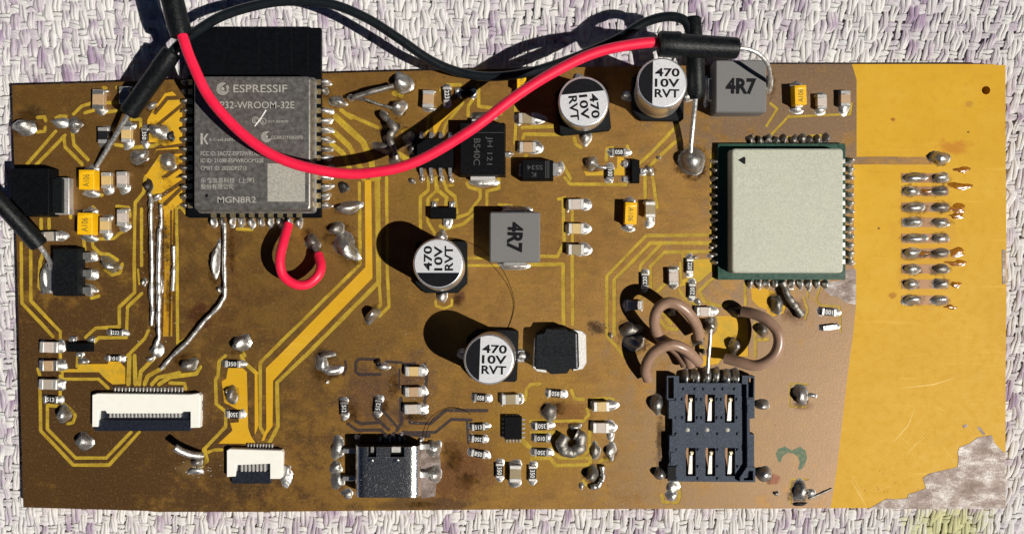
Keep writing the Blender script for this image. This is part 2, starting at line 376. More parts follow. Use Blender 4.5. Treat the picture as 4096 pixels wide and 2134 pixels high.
# ------------------------------------------------------------------ lettering
_tc = {}
def textmesh(s, bold=0.0):
    k = (s, bold)
    if k not in _tc:
        cu = bpy.data.curves.new("lettering", 'FONT'); cu.body = s; cu.size = 1.0; cu.resolution_u = 3
        cu.offset = bold
        o = bpy.data.objects.new("lettering_tmp", cu); COL.objects.link(o)
        dg = bpy.context.evaluated_depsgraph_get(); dg.update()
        me = bpy.data.meshes.new_from_object(o.evaluated_get(dg))
        bpy.data.objects.remove(o); bpy.data.curves.remove(cu)
        co = np.empty(len(me.vertices) * 3); me.vertices.foreach_get("co", co); co = co.reshape(-1, 3)
        _tc[k] = (co, [tuple(p.vertices) for p in me.polygons]); bpy.data.meshes.remove(me)
    return _tc[k]
def text(parent, s, centre, w, h, z, ang=0, mat="print_white", bold=0.0, name="lettering", local=None):
    """lettering fitted to a box w x h (photograph px) centred on a pixel, at height z"""
    co, fs = textmesh(s, bold)
    lo, hi = co.min(0), co.max(0); c = (lo + hi) / 2; sz = hi - lo
    k = np.array([WS(w, z) / max(sz[0], 1e-6), WS(h, z) / max(sz[1], 1e-6), 1])
    v = (co - c) * k; a = R(ang)
    x = v[:, 0] * math.cos(a) - v[:, 1] * math.sin(a); y = v[:, 0] * math.sin(a) + v[:, 1] * math.cos(a)
    if local is None: px, py = W(centre, z)
    else: px, py = local
    mb = MB(); mb.add([(X + px, Y + py, z) for X, Y in zip(x, y)], fs)
    return mb.build(name, mat, parent, smooth=0)


# ------------------------------------------------------------------ tablecloth: woven yarns over a backing
BT = 0.16                      # board thickness
ZC = -0.235                    # middle plane of the weave
OUT = [(48, 341), (400, 331), (900, 310), (1289, 294), (1800, 280), (2300, 270), (2800, 262), (3072, 257), (3700, 256), (3974, 256), (3985, 260), (4022, 260),
       (4024, 712), (4027, 1082), (4023, 1500), (4022, 2027), (3072, 2032), (2048, 2035), (1500, 2040), (1024, 2045), (620, 2045), (584, 2041), (300, 2033), (93, 2027), (80, 1528), (66, 976)]
OUTC = [W(p) for p in OUT]
def yarn_mat(name, base, purple, seed):
    t = NT(name)
    at = t.n("ShaderNodeAttribute"); at.attribute_name = "yarn"; sep = t.n("ShaderNodeSeparateXYZ"); t.link(at.outputs['Vector'], sep.inputs[0])
    off = t.n("ShaderNodeVectorMath", operation='ADD'); off.inputs[1].default_value = (seed, seed * 2, 0); t.link(t.P(), off.inputs[0])
    patch = t.noise(0.9, 4, 0.6, off.outputs[0], (1.4, 0.7, 1)); fine = t.noise(5, 4, 0.65, off.outputs[0], (2, 0.8, 1))
    m = t.math('ADD', t.math('MULTIPLY', patch, 0.75), t.math('MULTIPLY', fine, 0.45))
    m = t.math('ADD', m, t.math('MULTIPLY', sep.outputs[0], 0.15))
    col = t.ramp(m, [(0.56, base), (0.69, tuple((a + b) / 2 for a, b in zip(base, purple))), (0.83, purple)])
    x, y = W((3830, 2130)); mp = t.n("ShaderNodeMapping", vector_type='TEXTURE'); mp.inputs['Location'].default_value = (x, y, 0)
    mp.inputs['Scale'].default_value = (0.60, 0.34, 50); t.link(t.P(), mp.inputs[0]); ln = t.n("ShaderNodeVectorMath", operation='LENGTH'); t.link(mp.outputs[0], ln.inputs[0])
    col = t.mix(t.val(t.math('ADD', ln.outputs['Value'], t.val(fine, 0.3, 0.7, -0.5, 0.5)), 0.5, 1.2, 0.8, 0.0), col, (0.62, 0.62, 0.22))
    fib = t.math('SINE', t.math('ADD', t.math('MULTIPLY', sep.outputs[1], 22.0), t.math('MULTIPLY', t.noise(14, 2), 9.0)))
    col = t.mix(t.val(fib, -1, 1, 0.0, 0.12), col, tuple(c * 0.7 for c in base))
    t.set(Base_Color=col, Roughness=0.62, Specular_IOR_Level=0.35, Sheen_Weight=0.15)
    t.bump(t.math('ADD', fib, t.math('MULTIPLY', t.noise(60, 2), 1.4)), 0.0035, 0.6); MAT[name] = t.m
yarn_mat("yarn_warp", (0.82, 0.80, 0.79), (0.40, 0.29, 0.43), 0.0)
yarn_mat("yarn_weft", (0.83, 0.82, 0.81), (0.55, 0.46, 0.57), 31.0)
simple("cloth_backing", (0.60, 0.57, 0.58), 0.9, 0, 0.3, 20)

def weave(name, mat, along, parent):
    rng = np.random.default_rng(3 if along else 4)
    PX, PY = 0.112, 0.130                       # warp and weft spacing
    X0, X1, Y0, Y1 = -8.2, 8.2, -4.9, 4.9
    nx, ny = int((X1 - X0) / PX), int((Y1 - Y0) / PY)
    SEG, NS, NF = 4, 5, 5
    verts = []; faces = []; attr = []; base = 0
    ang = np.arange(NS) * 2 * np.pi / NS
    count, cross = (nx, ny) if along else (ny, nx)
    offs = np.array([0, 1, 0, 2, 1, 2] * 40)
    warpz = lambda i, u: np.clip(-np.cos(2 * np.pi * (u - offs[i]) / 3) * 1.6 + 0.45, -1, 1)
    for i in range(count):
        n = cross * SEG + 1; u = np.arange(n) / SEG
        k = rng.normal(0, 1, cross + 3); wob = np.interp(u, np.arange(cross + 3), k)
        k2 = rng.normal(0, 1, cross // 3 + 3); slub = np.clip(np.interp(u / 3, np.arange(len(k2)), k2), -1.6, 2)
        fat = 1 + 0.13 * np.clip(rng.normal(), -1.5, 2)
        if along:
            z = warpz(i, u)
            cx = X0 + i * PX + wob * 0.012; cy = Y0 + u * PY
            a = 0.056 * fat * (1 + 0.22 * slub + 0.14 * z); b = 0.011 * (1 + 0.1 * slub); zz = ZC + 0.010 * z
        else:
            cx = X0 + u * PX; cy = Y0 + i * PY + wob * 0.012
            zi = -warpz(np.arange(cross + 1), np.full(cross + 1, float(i))); v_ = u - np.floor(u); v_ = v_ * v_ * (3 - 2 * v_)
            zw = zi[np.floor(u).astype(int)] * (1 - v_) + zi[np.minimum(np.floor(u).astype(int) + 1, cross)] * v_
            a = 0.062 * fat * (1 + 0.24 * slub + 0.10 * zw); b = 0.009 * (1 + 0.1 * slub); zz = ZC + 0.008 * zw
        lvl = rng.normal(0, 1)
        for f_ in range(NF):
            th = 2 * np.pi * f_ / NF + 0.42 * u + 0.5 * rng.normal() + 0.25 * np.interp(u, np.arange(cross + 3), rng.normal(0, 1, cross + 3))
            lat = a * 0.62 * np.cos(th); ver = b * 0.42 * np.sin(th); rw = a * 0.46; rh = b * 0.80
            ca, sa = np.cos(ang)[None, :], np.sin(ang)[None, :]
            if along: x = cx[:, None] + lat[:, None] + rw[:, None] * ca; y = np.repeat(cy[:, None], NS, 1)
            else: x = np.repeat(cx[:, None], NS, 1); y = cy[:, None] + lat[:, None] + rw[:, None] * ca
            zv = (zz + ver)[:, None] + rh[:, None] * sa
            # the cloth is not laid quite square to the board
            x2 = x + y * 0.021 * (x + 5.5) + 0.05 * np.sin(y * 1.3 + x * 0.4); y2 = y + 0.012 * x + 0.05 * np.sin(x * 0.9) - 0.03 * np.sin(y * 2 + x)
            hid = (np.abs(x2.mean(1) - 0.0) < 6.0) & (y2.mean(1) < 2.0) & (y2.mean(1) > -2.7)
            keep = ~(hid[:-1] & hid[1:])
            verts.append(np.stack([x2, y2, zv], -1).reshape(-1, 3))
            at = np.zeros((n, NS, 3)); at[..., 0] = 0.35 * lvl + 0.40 * wob[:, None] + 0.18 * rng.normal(); at[..., 1] = np.cos(ang)[None, :] * 1.5 + i * 1.7 + f_; at[..., 2] = u[:, None]
            attr.append(at.reshape(-1, 3))
            r = np.arange(n - 1)[keep]
            for j in range(NS):
                j2 = (j + 1) % NS
                q = np.stack([base + r * NS + j, base + (r + 1) * NS + j, base + (r + 1) * NS + j2, base + r * NS + j2], -1)
                faces.append(q if not along else q[:, ::-1])
            base += n * NS
    V = np.concatenate(verts).astype(np.float32); F = np.concatenate(faces).astype(np.int32); A = np.concatenate(attr).astype(np.float32)
    used = np.unique(F); remap = np.full(len(V), -1, np.int32); remap[used] = np.arange(len(used)); V = V[used]; A = A[used]; F = remap[F]
    me = bpy.data.meshes.new(name); me.vertices.add(len(V)); me.vertices.foreach_set("co", V.ravel())
    me.loops.add(F.size); me.loops.foreach_set("vertex_index", F.ravel()); me.polygons.add(len(F))
    me.polygons.foreach_set("loop_start", np.arange(0, F.size, 4, dtype=np.int32)); me.polygons.foreach_set("loop_total", np.full(len(F), 4, np.int32))
    me.update(calc_edges=True); me.shade_smooth()
    at = me.attributes.new("yarn", 'FLOAT_VECTOR', 'POINT'); at.data.foreach_set("vector", A.ravel())
    return link(name, me, mat, parent, kind="stuff")
mb = MB(); mb.add([(x, y, z) for z in (-0.266, -0.29) for x, y in ((-22, -16), (22, -16), (22, 16), (-22, 16))],
                  [(0, 1, 2, 3), (7, 6, 5, 4), (0, 4, 5, 1), (1, 5, 6, 2), (2, 6, 7, 3), (3, 7, 4, 0)])
cloth = mb.build("tablecloth", "cloth_backing", smooth=0, kind="structure")
tag(cloth, "white and mauve coarsely woven tablecloth under the circuit board", "tablecloth")
weave("warp_yarns", "yarn_warp", True, cloth)
weave("weft_yarns", "yarn_weft", False, cloth)

# ------------------------------------------------------------------ the board: laminate, copper, cuts
BOARD = empty("circuit_board", (0, 0, -BT))
tag(BOARD, "hand-etched copper circuit board with soldered parts, bare yellow at its right end", "circuit board")
POLY = [("copper", OUTC)]
def zone(cat, pts): POLY.append((cat, [W(p) for p in pts]))
def cut(cat, pts, w=14.0):
    """a line cut along photograph pixels, w pixels wide; one quad per leg and a round at each bend"""
    q = [W(p) for p in pts]; h = w / U / 2
    for i in range(len(q) - 1):
        (x0, y0), (x1, y1) = q[i], q[i + 1]; L = math.hypot(x1 - x0, y1 - y0)
        if L < 1e-6: continue
        nx, ny = -(y1 - y0) / L * h, (x1 - x0) / L * h
        k = max(1, int(L / 0.22)); le = []; ri = []
        for j in range(k + 1):                        # etched edges waver a little
            u = j / k; x, y = x0 + (x1 - x0) * u, y0 + (y1 - y0) * u
            a, b = 1 + random.uniform(-.13, .13), 1 + random.uniform(-.13, .13)
            le.append((x + nx * a, y + ny * a)); ri.append((x - nx * b, y - ny * b))
        POLY.append((cat, ri + le[::-1]))
    for x, y in q:
        POLY.append((cat, [(x + h * math.cos(R(a + 11)), y + h * math.sin(R(a + 11))) for a in range(0, 360, 45)]))
L_ = "laminate"
# bare right end
zone(L_, t14((632, 480), (650, 540), (668, 600), (668, 1180), (640, 1190), (645, 1342)) + t24((648, 60), (648, 684), (664, 690), (664, 950), (640, 1200), (618, 1342))
     + t34((600, 150), (560, 500), (520, 850), (470, 1160)) + [(3900, 2030)] + [(4024, 2029), (4030, 1082), (4026, 258), (3500, 254)])
cut("copper", t14((650, 1212), (1240, 1210)), 32)
zone("tinned_1", t34((760, 1152), (850, 1100), (900, 1076), (960, 1080), (1050, 1072), (1062, 1040), (1130, 1020), (1190, 998), (1178, 950), (1168, 920), (1210, 890), (1260, 876),
     (1340, 858), (1430, 838), (1436, 780), (1432, 720), (1446, 688), (1520, 660), (1580, 616), (1640, 604), (1690, 598), (1700, 640), (1722, 672), (1790, 736), (1790, 1152)))
zone("tinned_2", t34((1575, 540), (1600, 535), (1640, 590), (1625, 598)))
zone("tinned_3", t34((1470, 520), (1500, 515), (1510, 530), (1475, 545)))
zone("tinned_4", t24((420, 790), (585, 768), (585, 690), (664, 690), (662, 960), (640, 950), (580, 938), (540, 900), (470, 885), (425, 850)))
zone("tinned_5", t24((1765, 540), (1790, 540), (1792, 800), (1768, 800)))
PADY = [0, 100, 220, 335, 455, 568, 685, 800, 920]
for y in PADY: zone("pad_%d" % y, t24((1008, y - 34), (1350, y - 34), (1362, y - 20), (1362, y + 26), (1350, y + 36), (1010, y + 36)))
# --- top left
c = lambda f, *pts, w=14.0: cut("etched_cut", f(*pts), w)
c(t11, (555, 860), (615, 800), (690, 778), (880, 775)); c(t11, (640, 852), (720, 828), (800, 846), (920, 830)); c(t11, (780, 660), (800, 665))
c(t11, (420, 990), (205, 1235)); c(t11, (490, 1020), (460, 1050), (265, 1250)); c(t11, (482, 1030), (492, 1110), (620, 1240)); c(t11, (545, 990), (557, 1090), (665, 1205))
c(t11, (280, 885), (335, 880), (345, 910)); c(t11, (280, 995), (335, 990), (340, 960)); c(t11, (420, 890), (450, 875), (500, 880)); c(t11, (880, 660), (960, 660))
zone(L_, t11((1110, 905), (1150, 830), (1215, 745), (1240, 705), (1300, 690), (1375, 760), (1375, 1080), (1240, 1100), (1180, 1075), (1110, 1070)))
cut("copper", t11((1180, 950), (1372, 790)), 14); cut("copper", t11((1170, 850), (1260, 740), (1372, 735)), 16)
c(t11, (870, 1090), (1000, 1112), (1160, 1100), (1240, 1060)); c(t11, (990, 900), (1060, 900), (1060, 960))
zone(L_, t11((1180, 1125), (1375, 1105), (1375, 1342), (1085, 1342), (1100, 1270)))
cut("copper", t11((1090, 1300), (1190, 1150), (1372, 1140)), 20); cut("copper", t11((1230, 1342), (1372, 1240)), 16); cut("copper", t11((1330, 1342), (1375, 1310)), 10)
# --- left, middle
c(t21, (158, 490), (165, 945), (290, 1075), (400, 1195)); c(t21, (232, 530), (232, 925), (350, 1050), (455, 1160), (455, 1342))
c(t21, (325, 560), (302, 640), (292, 820), (332, 862)); c(t21, (310, 312), (310, 388)); c(t21, (370, 312), (370, 380)); c(t21, (530, 10), (533, 300))
c(t21, (630, 460), (640, 540)); c(t21, (692, 460), (702, 520), (760, 572), (820, 575), (885, 620)); c(t21, (922, 650), (905, 715), (850, 732), (790, 690)); c(t21, (690, 905), (745, 890))
c(t21, (700, 220), (728, 250), (735, 290)); c(t21, (730, 462), (860, 455), (900, 420), (958, 390), (978, 345)); c(t21, (720, 130), (770, 130)); c(t21, (880, 215), (970, 225), (980, 290))
c(t21, (1095, 0), (1085, 105), (1018, 190), (1012, 640), (1016, 862), (900, 972), (900, 1122), (720, 1132), (645, 1200))
c(t21, (1066, 235), (1068, 660)); c(t21, (1070, 872), (962, 972), (953, 1202), (740, 1205), (690, 1262)); c(t21, (1040, 690), (1050, 800), w=9)
zone(L_, t21((1120, 0), (1375, 0), (1375, 205), (1345, 205), (1310, 240), (1302, 460), (1300, 1195), (1228, 1195), (1240, 700), (1235, 240), (1180, 150), (1130, 100)))
cut("copper", t21((1210, 140), (1372, 30)), 16); cut("copper", t21((1240, 200), (1372, 70)), 15); cut("copper", t21((1290, 250), (1290, 480), (1278, 1190)), 8)
c(t21, (1405, 270), (1360, 215), (1330, 235), (1334, 450), (1340, 1250), (1430, 1188), w=13)
c(t21, (1120, 1150), (1090, 1212), (960, 1342)); c(t21, (1900, 390), (1790, 385)); c(t21, (560, 1200), (560, 1225)); c(t21, (1830, 1300), (1850, 1342), w=10)
# --- bottom left
zone(L_, t31((585, 62), (810, 62), (830, 20), (900, 40), (945, 90), (945, 212), (850, 216), (800, 180), (745, 124), (450, 124), (450, 98), (582, 100)))
c(t31, (585, 0), (582, 80)); c(t31, (455, 0), (455, 110)); c(t31, (462, 175), (742, 175), (815, 242)); c(t31, (470, 100), (470, 175), w=10)
c(t31, (300, 230), (306, 562), (552, 822), (822, 822), (1050, 575)); c(t31, (455, 150), (455, 342), (530, 402), (568, 452), (548, 502), (508, 512))
c(t31, (435, 378), (357, 372), (357, 552), (572, 770), (800, 770), (988, 575)); c(t31, (285, 100), (300, 150))
for a in ([(975, 0), (968, 215)], [(1015, 0), (1022, 215)], [(1180, 0), (1062, 120), (1050, 215)], [(1235, 85), (1115, 152), (1090, 215)], [(1350, 128), (1190, 165), (1145, 215)], [(1510, 85), (1482, 132), (1280, 160), (1200, 215)]):
    c(t31, *a, w=17)
c(t31, (1280, 205), (1392, 208), (1402, 250)); c(t31, (600, 0), (600, 60), w=12)
c(t31, (1700, 0), (1652, 42), (1645, 150), (1625, 182), (1630, 362), (1702, 422), (1702, 532), (1540, 702)); c(t31, (1525, 742), (1620, 708), (1672, 708)); c(t31, (1540, 702), (1560, 790), (1500, 850), w=18)
zone(L_, t31((1720, 92), (1830, 92), (1862, 122), (1872, 542), (1892, 602), (1930, 662), (1645, 662), (1752, 562), (1735, 505), (1800, 500), (1800, 420), (1780, 398), (1690, 352), (1672, 192), (1705, 172)))
c(t31, (1820, 0), (1842, 52), (1935, 132), w=16)
# --- bus down the middle
c(t22, (780, 40), (785, 652), (78, 1345)); c(t32, (78, 2), (32, 55), (34, 540), (62, 590))
zone(L_, t22((820, 15), (870, 15), (880, 755), (300, 1345)) + t32((130, 190), (126, 530), (84, 588), (62, 640), (40, 640), (78, 545), (74, 92)) + t22((165, 1345), (825, 672)))
c(t22, (922, 10), (930, 780), (370, 1345), w=17); c(t32, (370, 2), (158, 202), (166, 530), (100, 655), w=16); c(t22, (905, 20), (918, 770), w=12); c(t22, (928, 780), (942, 955), (905, 1000))
c(t22, (985, 0), (990, 700), (1002, 972), (930, 1042)); zone(L_, t32((-10, 95), (12, 130), (20, 522), (8, 560), (-10, 600)))
# --- by the eight-pin chip and the small transistor
c(t12, (602, 880), (800, 1062), (868, 1200), (885, 1345), w=26); c(t12, (585, 992), (705, 1102), (800, 1290), (812, 1345), w=21); c(t12, (570, 1085), (655, 1155), (715, 1290), w=20)
c(t12, (690, 862), (920, 962), w=15); c(t12, (640, 830), (720, 890), w=16); c(t12, (930, 1345), (900, 1280), w=16)
zone(L_, t12((1330, 880), (1450, 785), (1545, 722), (1590, 742), (1400, 925), (1358, 1005), (1340, 1005)))
c(t12, (1300, 880), (1288, 1000), w=13); c(t12, (1410, 1005), (1430, 935), (1560, 772)); c(t12, (1600, 872), (1602, 800), (1640, 742)); c(t12, (1680, 642), (1680, 802), (1832, 822), (1850, 860)); c(t12, (1392, 682), (1442, 640), (1542, 640))
c(t12, (1040, 700), (1100, 720), w=20); c(t12, (1110, 990), (1200, 980), w=18); c(t12, (1080, 1160), (1180, 1230), w=20)
c(t22, (1302, 0), (1300, 92), (1240, 142), (1240, 392)); c(t22, (1358, 0), (1360, 98), (1296, 160), (1296, 332), (1352, 422)); c(t22, (1365, 60), (1370, 92), (1440, 150), (1430, 222), w=16); c(t22, (1415, 20), (1440, 92), (1502, 142), (1515, 262)); c(t22, (1430, 60), (1490, 55), w=10)
c(t22, (1590, 40), (1608, 70), (1692, 92), (1692, 150), (1602, 272), (1510, 302)); c(t22, (1390, 362), (1432, 386), (1562, 350), (1645, 278)); c(t22, (1832, 0), (1832, 78), (1742, 100), (1742, 200)); c(t22, (1830, 200), (1930, 205), w=10)
c(t22, (1340, 180), (1370, 165)); c(t22, (1600, 605), (1760, 605), w=11); c(t22, (1600, 660), (1835, 660), w=11); c(t22, (1355, 930), (1360, 965), (1420, 985), (1475, 960), (1478, 920), w=12)
# --- top middle and right
c(t13, (20, 640), (32, 900), (22, 1080)); c(t13, (78, 962), (330, 952)); c(t13, (82, 1042), (92, 1012), (410, 1016)); c(t13, (110, 1170), (100, 1185)); c(t13, (470, 1040), (482, 1085), (520, 1110)); c(t13, (580, 1040), (570, 1085))
c(t13, (712, 1205), (716, 1122), (760, 1112)); c(t13, (870, 1102), (890, 1150), (860, 1170)); zone(L_, t13((500, 1205), (545, 1290), (600, 1300), (790, 1270), (795, 1180), (845, 1185), (850, 1320), (560, 1325)))
c(t13, (1252, 940), (1072, 1132), (962, 1232)); c(t13, (1262, 1042), (1100, 1192), (1000, 1292)); c(t13, (382, 1232), (442, 1345)); c(t13, (1512, 1162), (1502, 1345)); c(t13, (1040, 1250), (1060, 1340)); c(t13, (1000, 1300), (1010, 1345))
c(t14, (20, 780), (72, 822), (-10, 950), w=11); c(t14, (162, 872), (30, 1012), w=11); c(t14, (160, 882), (400, 868), (620, 862), (632, 780), w=10); c(t14, (90, 1040), (400, 1020), w=12)
c(t23, (400, 0), (440, 46), (862, 52)); c(t23, (1005, 0), (1005, 150)); c(t23, (1065, 0), (1080, 130), (1097, 222)); c(t23, (385, 170), (396, 480), (345, 592), (215, 592)); c(t23, (455, 250), (455, 480), w=13)
c(t23, (100, 655), (386, 650), (390, 1105), w=15); c(t23, (455, 590), (460, 1105)); c(t23, (350, 160), (400, 150)); c(t23, (560, 160), (578, 210), (550, 240), w=9)
c(t23, (1530, 430), (1012, 436), (716, 740), (716, 1192), (800, 1282), (850, 1345)); c(t23, (1530, 490), (1042, 492), (772, 766), (772, 1182), w=15); c(t23, (1120, 505), (972, 660), (965, 715)); c(t23, (1530, 556), (1152, 560), (1042, 670), (1050, 820)); c(t23, (1512, 0), (1510, 425), w=16); c(t23, (1290, 570), (1300, 640), w=12)
zone(L_, t23((1370, 612), (1542, 612), (1522, 692), (1422, 782), (1372, 792), (1262, 822), (1272, 772), (1372, 732)))
c(t23, (1530, 742), (1412, 852), (1452, 932), (1540, 962), (1622, 962)); c(t23, (1152, 802), (1100, 852)); c(t23, (976, 862), (970, 892)); c(t23, (1262, 842), (1302, 902), (1402, 962), w=11); c(t23, (1270, 640), (1280, 800), w=10)
zone(L_, t23((1545, 1040), (1762, 1040), (1782, 1100), (1782, 1345), (1470, 1345), (1500, 1200), (1545, 1150))); zone(L_, t33((1440, 0), (1600, 0), (1560, 60), (1430, 80)))
zone(L_, t23((1800, 830), (1940, 835), (1940, 1000), (1862, 972), (1812, 922))); zone(L_, t24((-10, 850), (40, 850), (60, 870), (140, 960), (120, 1020), (40, 1045), (-10, 1010)))
c(t23, (1757, 800), (1762, 952)); c(t23, (1835, 1090), (1835, 1345)); c(t23, (1850, 1220), (1930, 1215)); c(t23, (1110, 1062), (1172, 1132), (1245, 1142)); c(t23, (1140, 1020), (1200, 1100), w=16); c(t23, (1380, 1240), (1450, 1290), w=12)
c(t24, (300, 840), (300, 900), w=9); c(t24, (390, 830), (360, 920), (400, 960), (540, 970), (550, 1160), w=9); c(t24, (270, 900), (300, 1000), (280, 1060), w=10)
# --- charger corner
c(t33, (100, 332), (112, 250), (142, 214), (212, 210)); c(t33, (140, 492), (540, 490), (582, 442), (565, 402)); c(t33, (300, 690), (312, 742), (372, 770), (532, 770), (586, 702), (590, 562))
c(t33, (170, 772), (290, 772), (332, 826), (592, 820), (592, 790), w=16); c(t33, (150, 580), (350, 578)); c(t33, (450, 260), (470, 320), (540, 330)); c(t33, (150, 770), (145, 820)); c(t33, (660, 800), (690, 780), (760, 775)); c(t33, (560, 770), (600, 770))
c(t33, (1262, 950), (1264, 1062), (1250, 1102), (1220, 1104)); c(t33, (1130, 1050), (1140, 1098), (1180, 1104)); c(t33, (610, 330), (700, 320), (765, 330), (775, 380)); c(t33, (630, 640), (660, 700), w=10)
c(t33, (0, 560), (80, 640), (150, 700), w=18); c(t33, (540, 940), (560, 970), (620, 980))
c(t34, (170, 210), (300, 215), w=8); c(t34, (165, 215), (165, 380), (290, 385), w=8); c(t34, (175, 940), (172, 1110), w=8); c(t34, (180, 930), (300, 930), w=8)
# --- sooty cuts round the usb socket
s_ = lambda *pts, w=13.0: cut("sooty_cut", t32(*pts), w)
s_((925, 25), (772, 25), (752, 50), (752, 120), (772, 140), (935, 140)); s_((1080, 100), (1080, 245), w=8); s_((1092, 320), (1096, 500), (1062, 562), w=15)
s_((1160, 450), (1162, 502), (1312, 510), (1432, 410), (1742, 412)); s_((1130, 578), (1352, 576), (1472, 476), (1622, 482)); s_((690, 510), (762, 560), (940, 556), (985, 602)); s_((750, 490), (792, 510), (930, 502))
s_((885, 440), (905, 470), (1000, 555), w=14); s_((945, 400), (1065, 535), w=12); s_((980, 42), (1100, 50), w=11); s_((1270, 60), (1292, 110), (1280, 200), (1285, 240), w=12); s_((1290, 290), (1270, 330), (1275, 440), w=12)
s_((660, 140), (680, 90), (672, 40), w=10); s_((1100, 110), (1110, 60), (1200, 55), w=9); s_((1590, 480), (1600, 660), w=10); s_((620, 330), (640, 310), (710, 320), w=8); s_((880, 310), (960, 300), w=8); s_((1040, 580), (1050, 620), w=14); s_((1110, 580), (1300, 600), w=20)
# --- green ink crescent
zone("green_ink", t34((58, 740), (75, 700), (130, 682), (180, 712), (240, 682), (285, 715), (295, 770), (275, 830), (240, 862), (225, 850), (240, 800), (225, 760), (190, 735), (150, 730), (110, 755), (92, 805), (75, 790)))
zone("copper_scrape", t34((195, 825), (230, 805), (235, 835), (205, 850)))
hx, hy = W(t14((1645, 680))); HOLE = [(hx + 0.058 * math.cos(R(a)), hy + 0.058 * math.sin(R(a))) for a in range(0, 360, 20)]
POLY.append(("hole", HOLE))
v, cats = layered(POLY)
ZS = -0.004
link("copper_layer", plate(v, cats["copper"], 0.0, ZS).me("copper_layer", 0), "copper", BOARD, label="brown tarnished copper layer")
for k in sorted(cats):
    if k in ("copper", "laminate", "hole"): continue
    nm, mt, z1, lab = (("tinned_area", "tinned_copper", 0.0003, "scraped grey tinned copper") if k[:4] == "tinn" else ("sooty_cut", "sooty_cut", ZS + 0.002, "blackened cuts round the socket") if k[:4] == "soot" else ("etched_cut", "etched_cut", ZS + 0.0006, "dull yellow etched lines") if k[:4] == "etch"
        else ("ink_mark", "green_ink", 0.0006, "green ink crescent") if k[:4] == "gree" else ("pad", "copper_clean", 0.0, None) if k[:3] == "pad" else ("bare_scrape", "copper_clean", 0.0, "bare copper scrape"))
    link(nm, plate(v, cats[k], z1, ZS).me(nm, 0), mt, BOARD, label=lab, kind="stuff" if nm in ("sooty_cut", "etched_cut") else None)
v2, c2 = layered([("a", OUTC), ("hole", HOLE)])
link("laminate", plate(v2, c2["a"], ZS, -BT, True, True).me("laminate", 0), "laminate", BOARD, label="honey yellow glass-fibre laminate")

# ------------------------------------------------------------------ solder blobs
_seed = [100]
PROF = [(1.06, 0.0), (0.90, 0.10), (0.80, 0.30), (0.68, 0.56), (0.50, 0.80), (0.26, 0.95)]
def blobmesh(rx, ry, h, seed, rough=0.16, peak=(0, 0), nl=6, na=16, pw=0.75):
    """a frozen drop of solder: uneven rim, off-centre crown (cm)"""
    rng = random.Random(seed); ph = [rng.uniform(0, 6.28) for _ in range(5)]; am = [rng.uniform(0.3, 1) * rough / (k + 1) ** 0.6 for k in range(5)]
    vs = []; fs = []
    for i in range(nl):
        rr, zz = PROF[i]
        for j in range(na):
            a = 2 * math.pi * j / na; k = 1 + sum(am[q] * math.sin((q + 1) * a + ph[q] + zz * 1.5) * (1.25 - 0.5 * zz) for q in range(5))
            x = rx * rr * k * math.cos(a) + peak[0] * rx * zz; y = ry * rr * k * math.sin(a) + peak[1] * ry * zz
            nz = mnoise.noise(Vector((x * 22 + seed, y * 22, zz * 3))) * rough * 0.6
            vs.append((x, y, max(h * (zz + (nz if i else 0)), 0.0 if i else -0.003)))
    vs.append((peak[0] * rx, peak[1] * ry, h)); u = 0; top = len(vs) - 1
    for i in range(nl - 1):
        for j in range(na): fs.append((i * na + j, i * na + (j + 1) % na, (i + 1) * na + (j + 1) % na, (i + 1) * na + j))
    for j in range(na): fs.append(((nl - 1) * na + j, (nl - 1) * na + (j + 1) % na, top))
    fs.append(tuple(reversed(range(na))))
    mb = MB(); mb.add(vs, fs); return mb.me("solder_joint", 70)
def filmmesh(rx, ry, seed, na=26):
    rng = random.Random(seed); vs = [(0, 0, 0.0012)]
    for r_, z_ in ((0.7, 0.001), (1.0, 0.0)):
        for j in range(na):
            a = 2 * math.pi * j / na; k = 1 + 0.34 * mnoise.noise(Vector((math.cos(a) * 1.6 + seed, math.sin(a) * 1.6, 0))) + rng.uniform(-.05, .05)
            vs.append((rx * r_ * k * math.cos(a), ry * r_ * k * math.sin(a), z_))
    fs = [(0, 1 + j, 1 + (j + 1) % na) for j in range(na)] + [(1 + j, 1 + na + j, 1 + na + (j + 1) % na, 1 + (j + 1) % na) for j in range(na)]
    mb = MB(); mb.add(vs, fs); return mb.me("flux_film", 80)
def blob(f, x, y, rx, ry, h, rot=0, mat="solder", parent=None, name="solder_joint", z=0.0, rough=0.2, label=None, peak=None):
    """h in mm, radii in tile pixels"""
    _seed[0] += 1; rng = random.Random(_seed[0]); k = 1 / f.s / U
    pk = peak if peak else (rng.uniform(-.2, .2), rng.uniform(-.2, .2))
    if parent is None and name == "solder_joint" and x >= 0 and h >= 0.7 and mat != "char":
        g = 1 + 22 / max(rx, ry)
        link("flux_film", filmmesh(rx * k * (g + rng.uniform(0.05, .35)), ry * k * (g + rng.uniform(0.05, .4)), _seed[0]), "flux_film", BOARD, (*W(f((x + rng.uniform(-12, 12), y + rng.uniform(-8, 14)))), 0.0006), R(rot))
    return link(name, blobmesh(rx * k, ry * k, h / 10, _seed[0], rough, pk), mat, parent or BOARD, (*W(f((x, y)), z), z), R(rot), label)

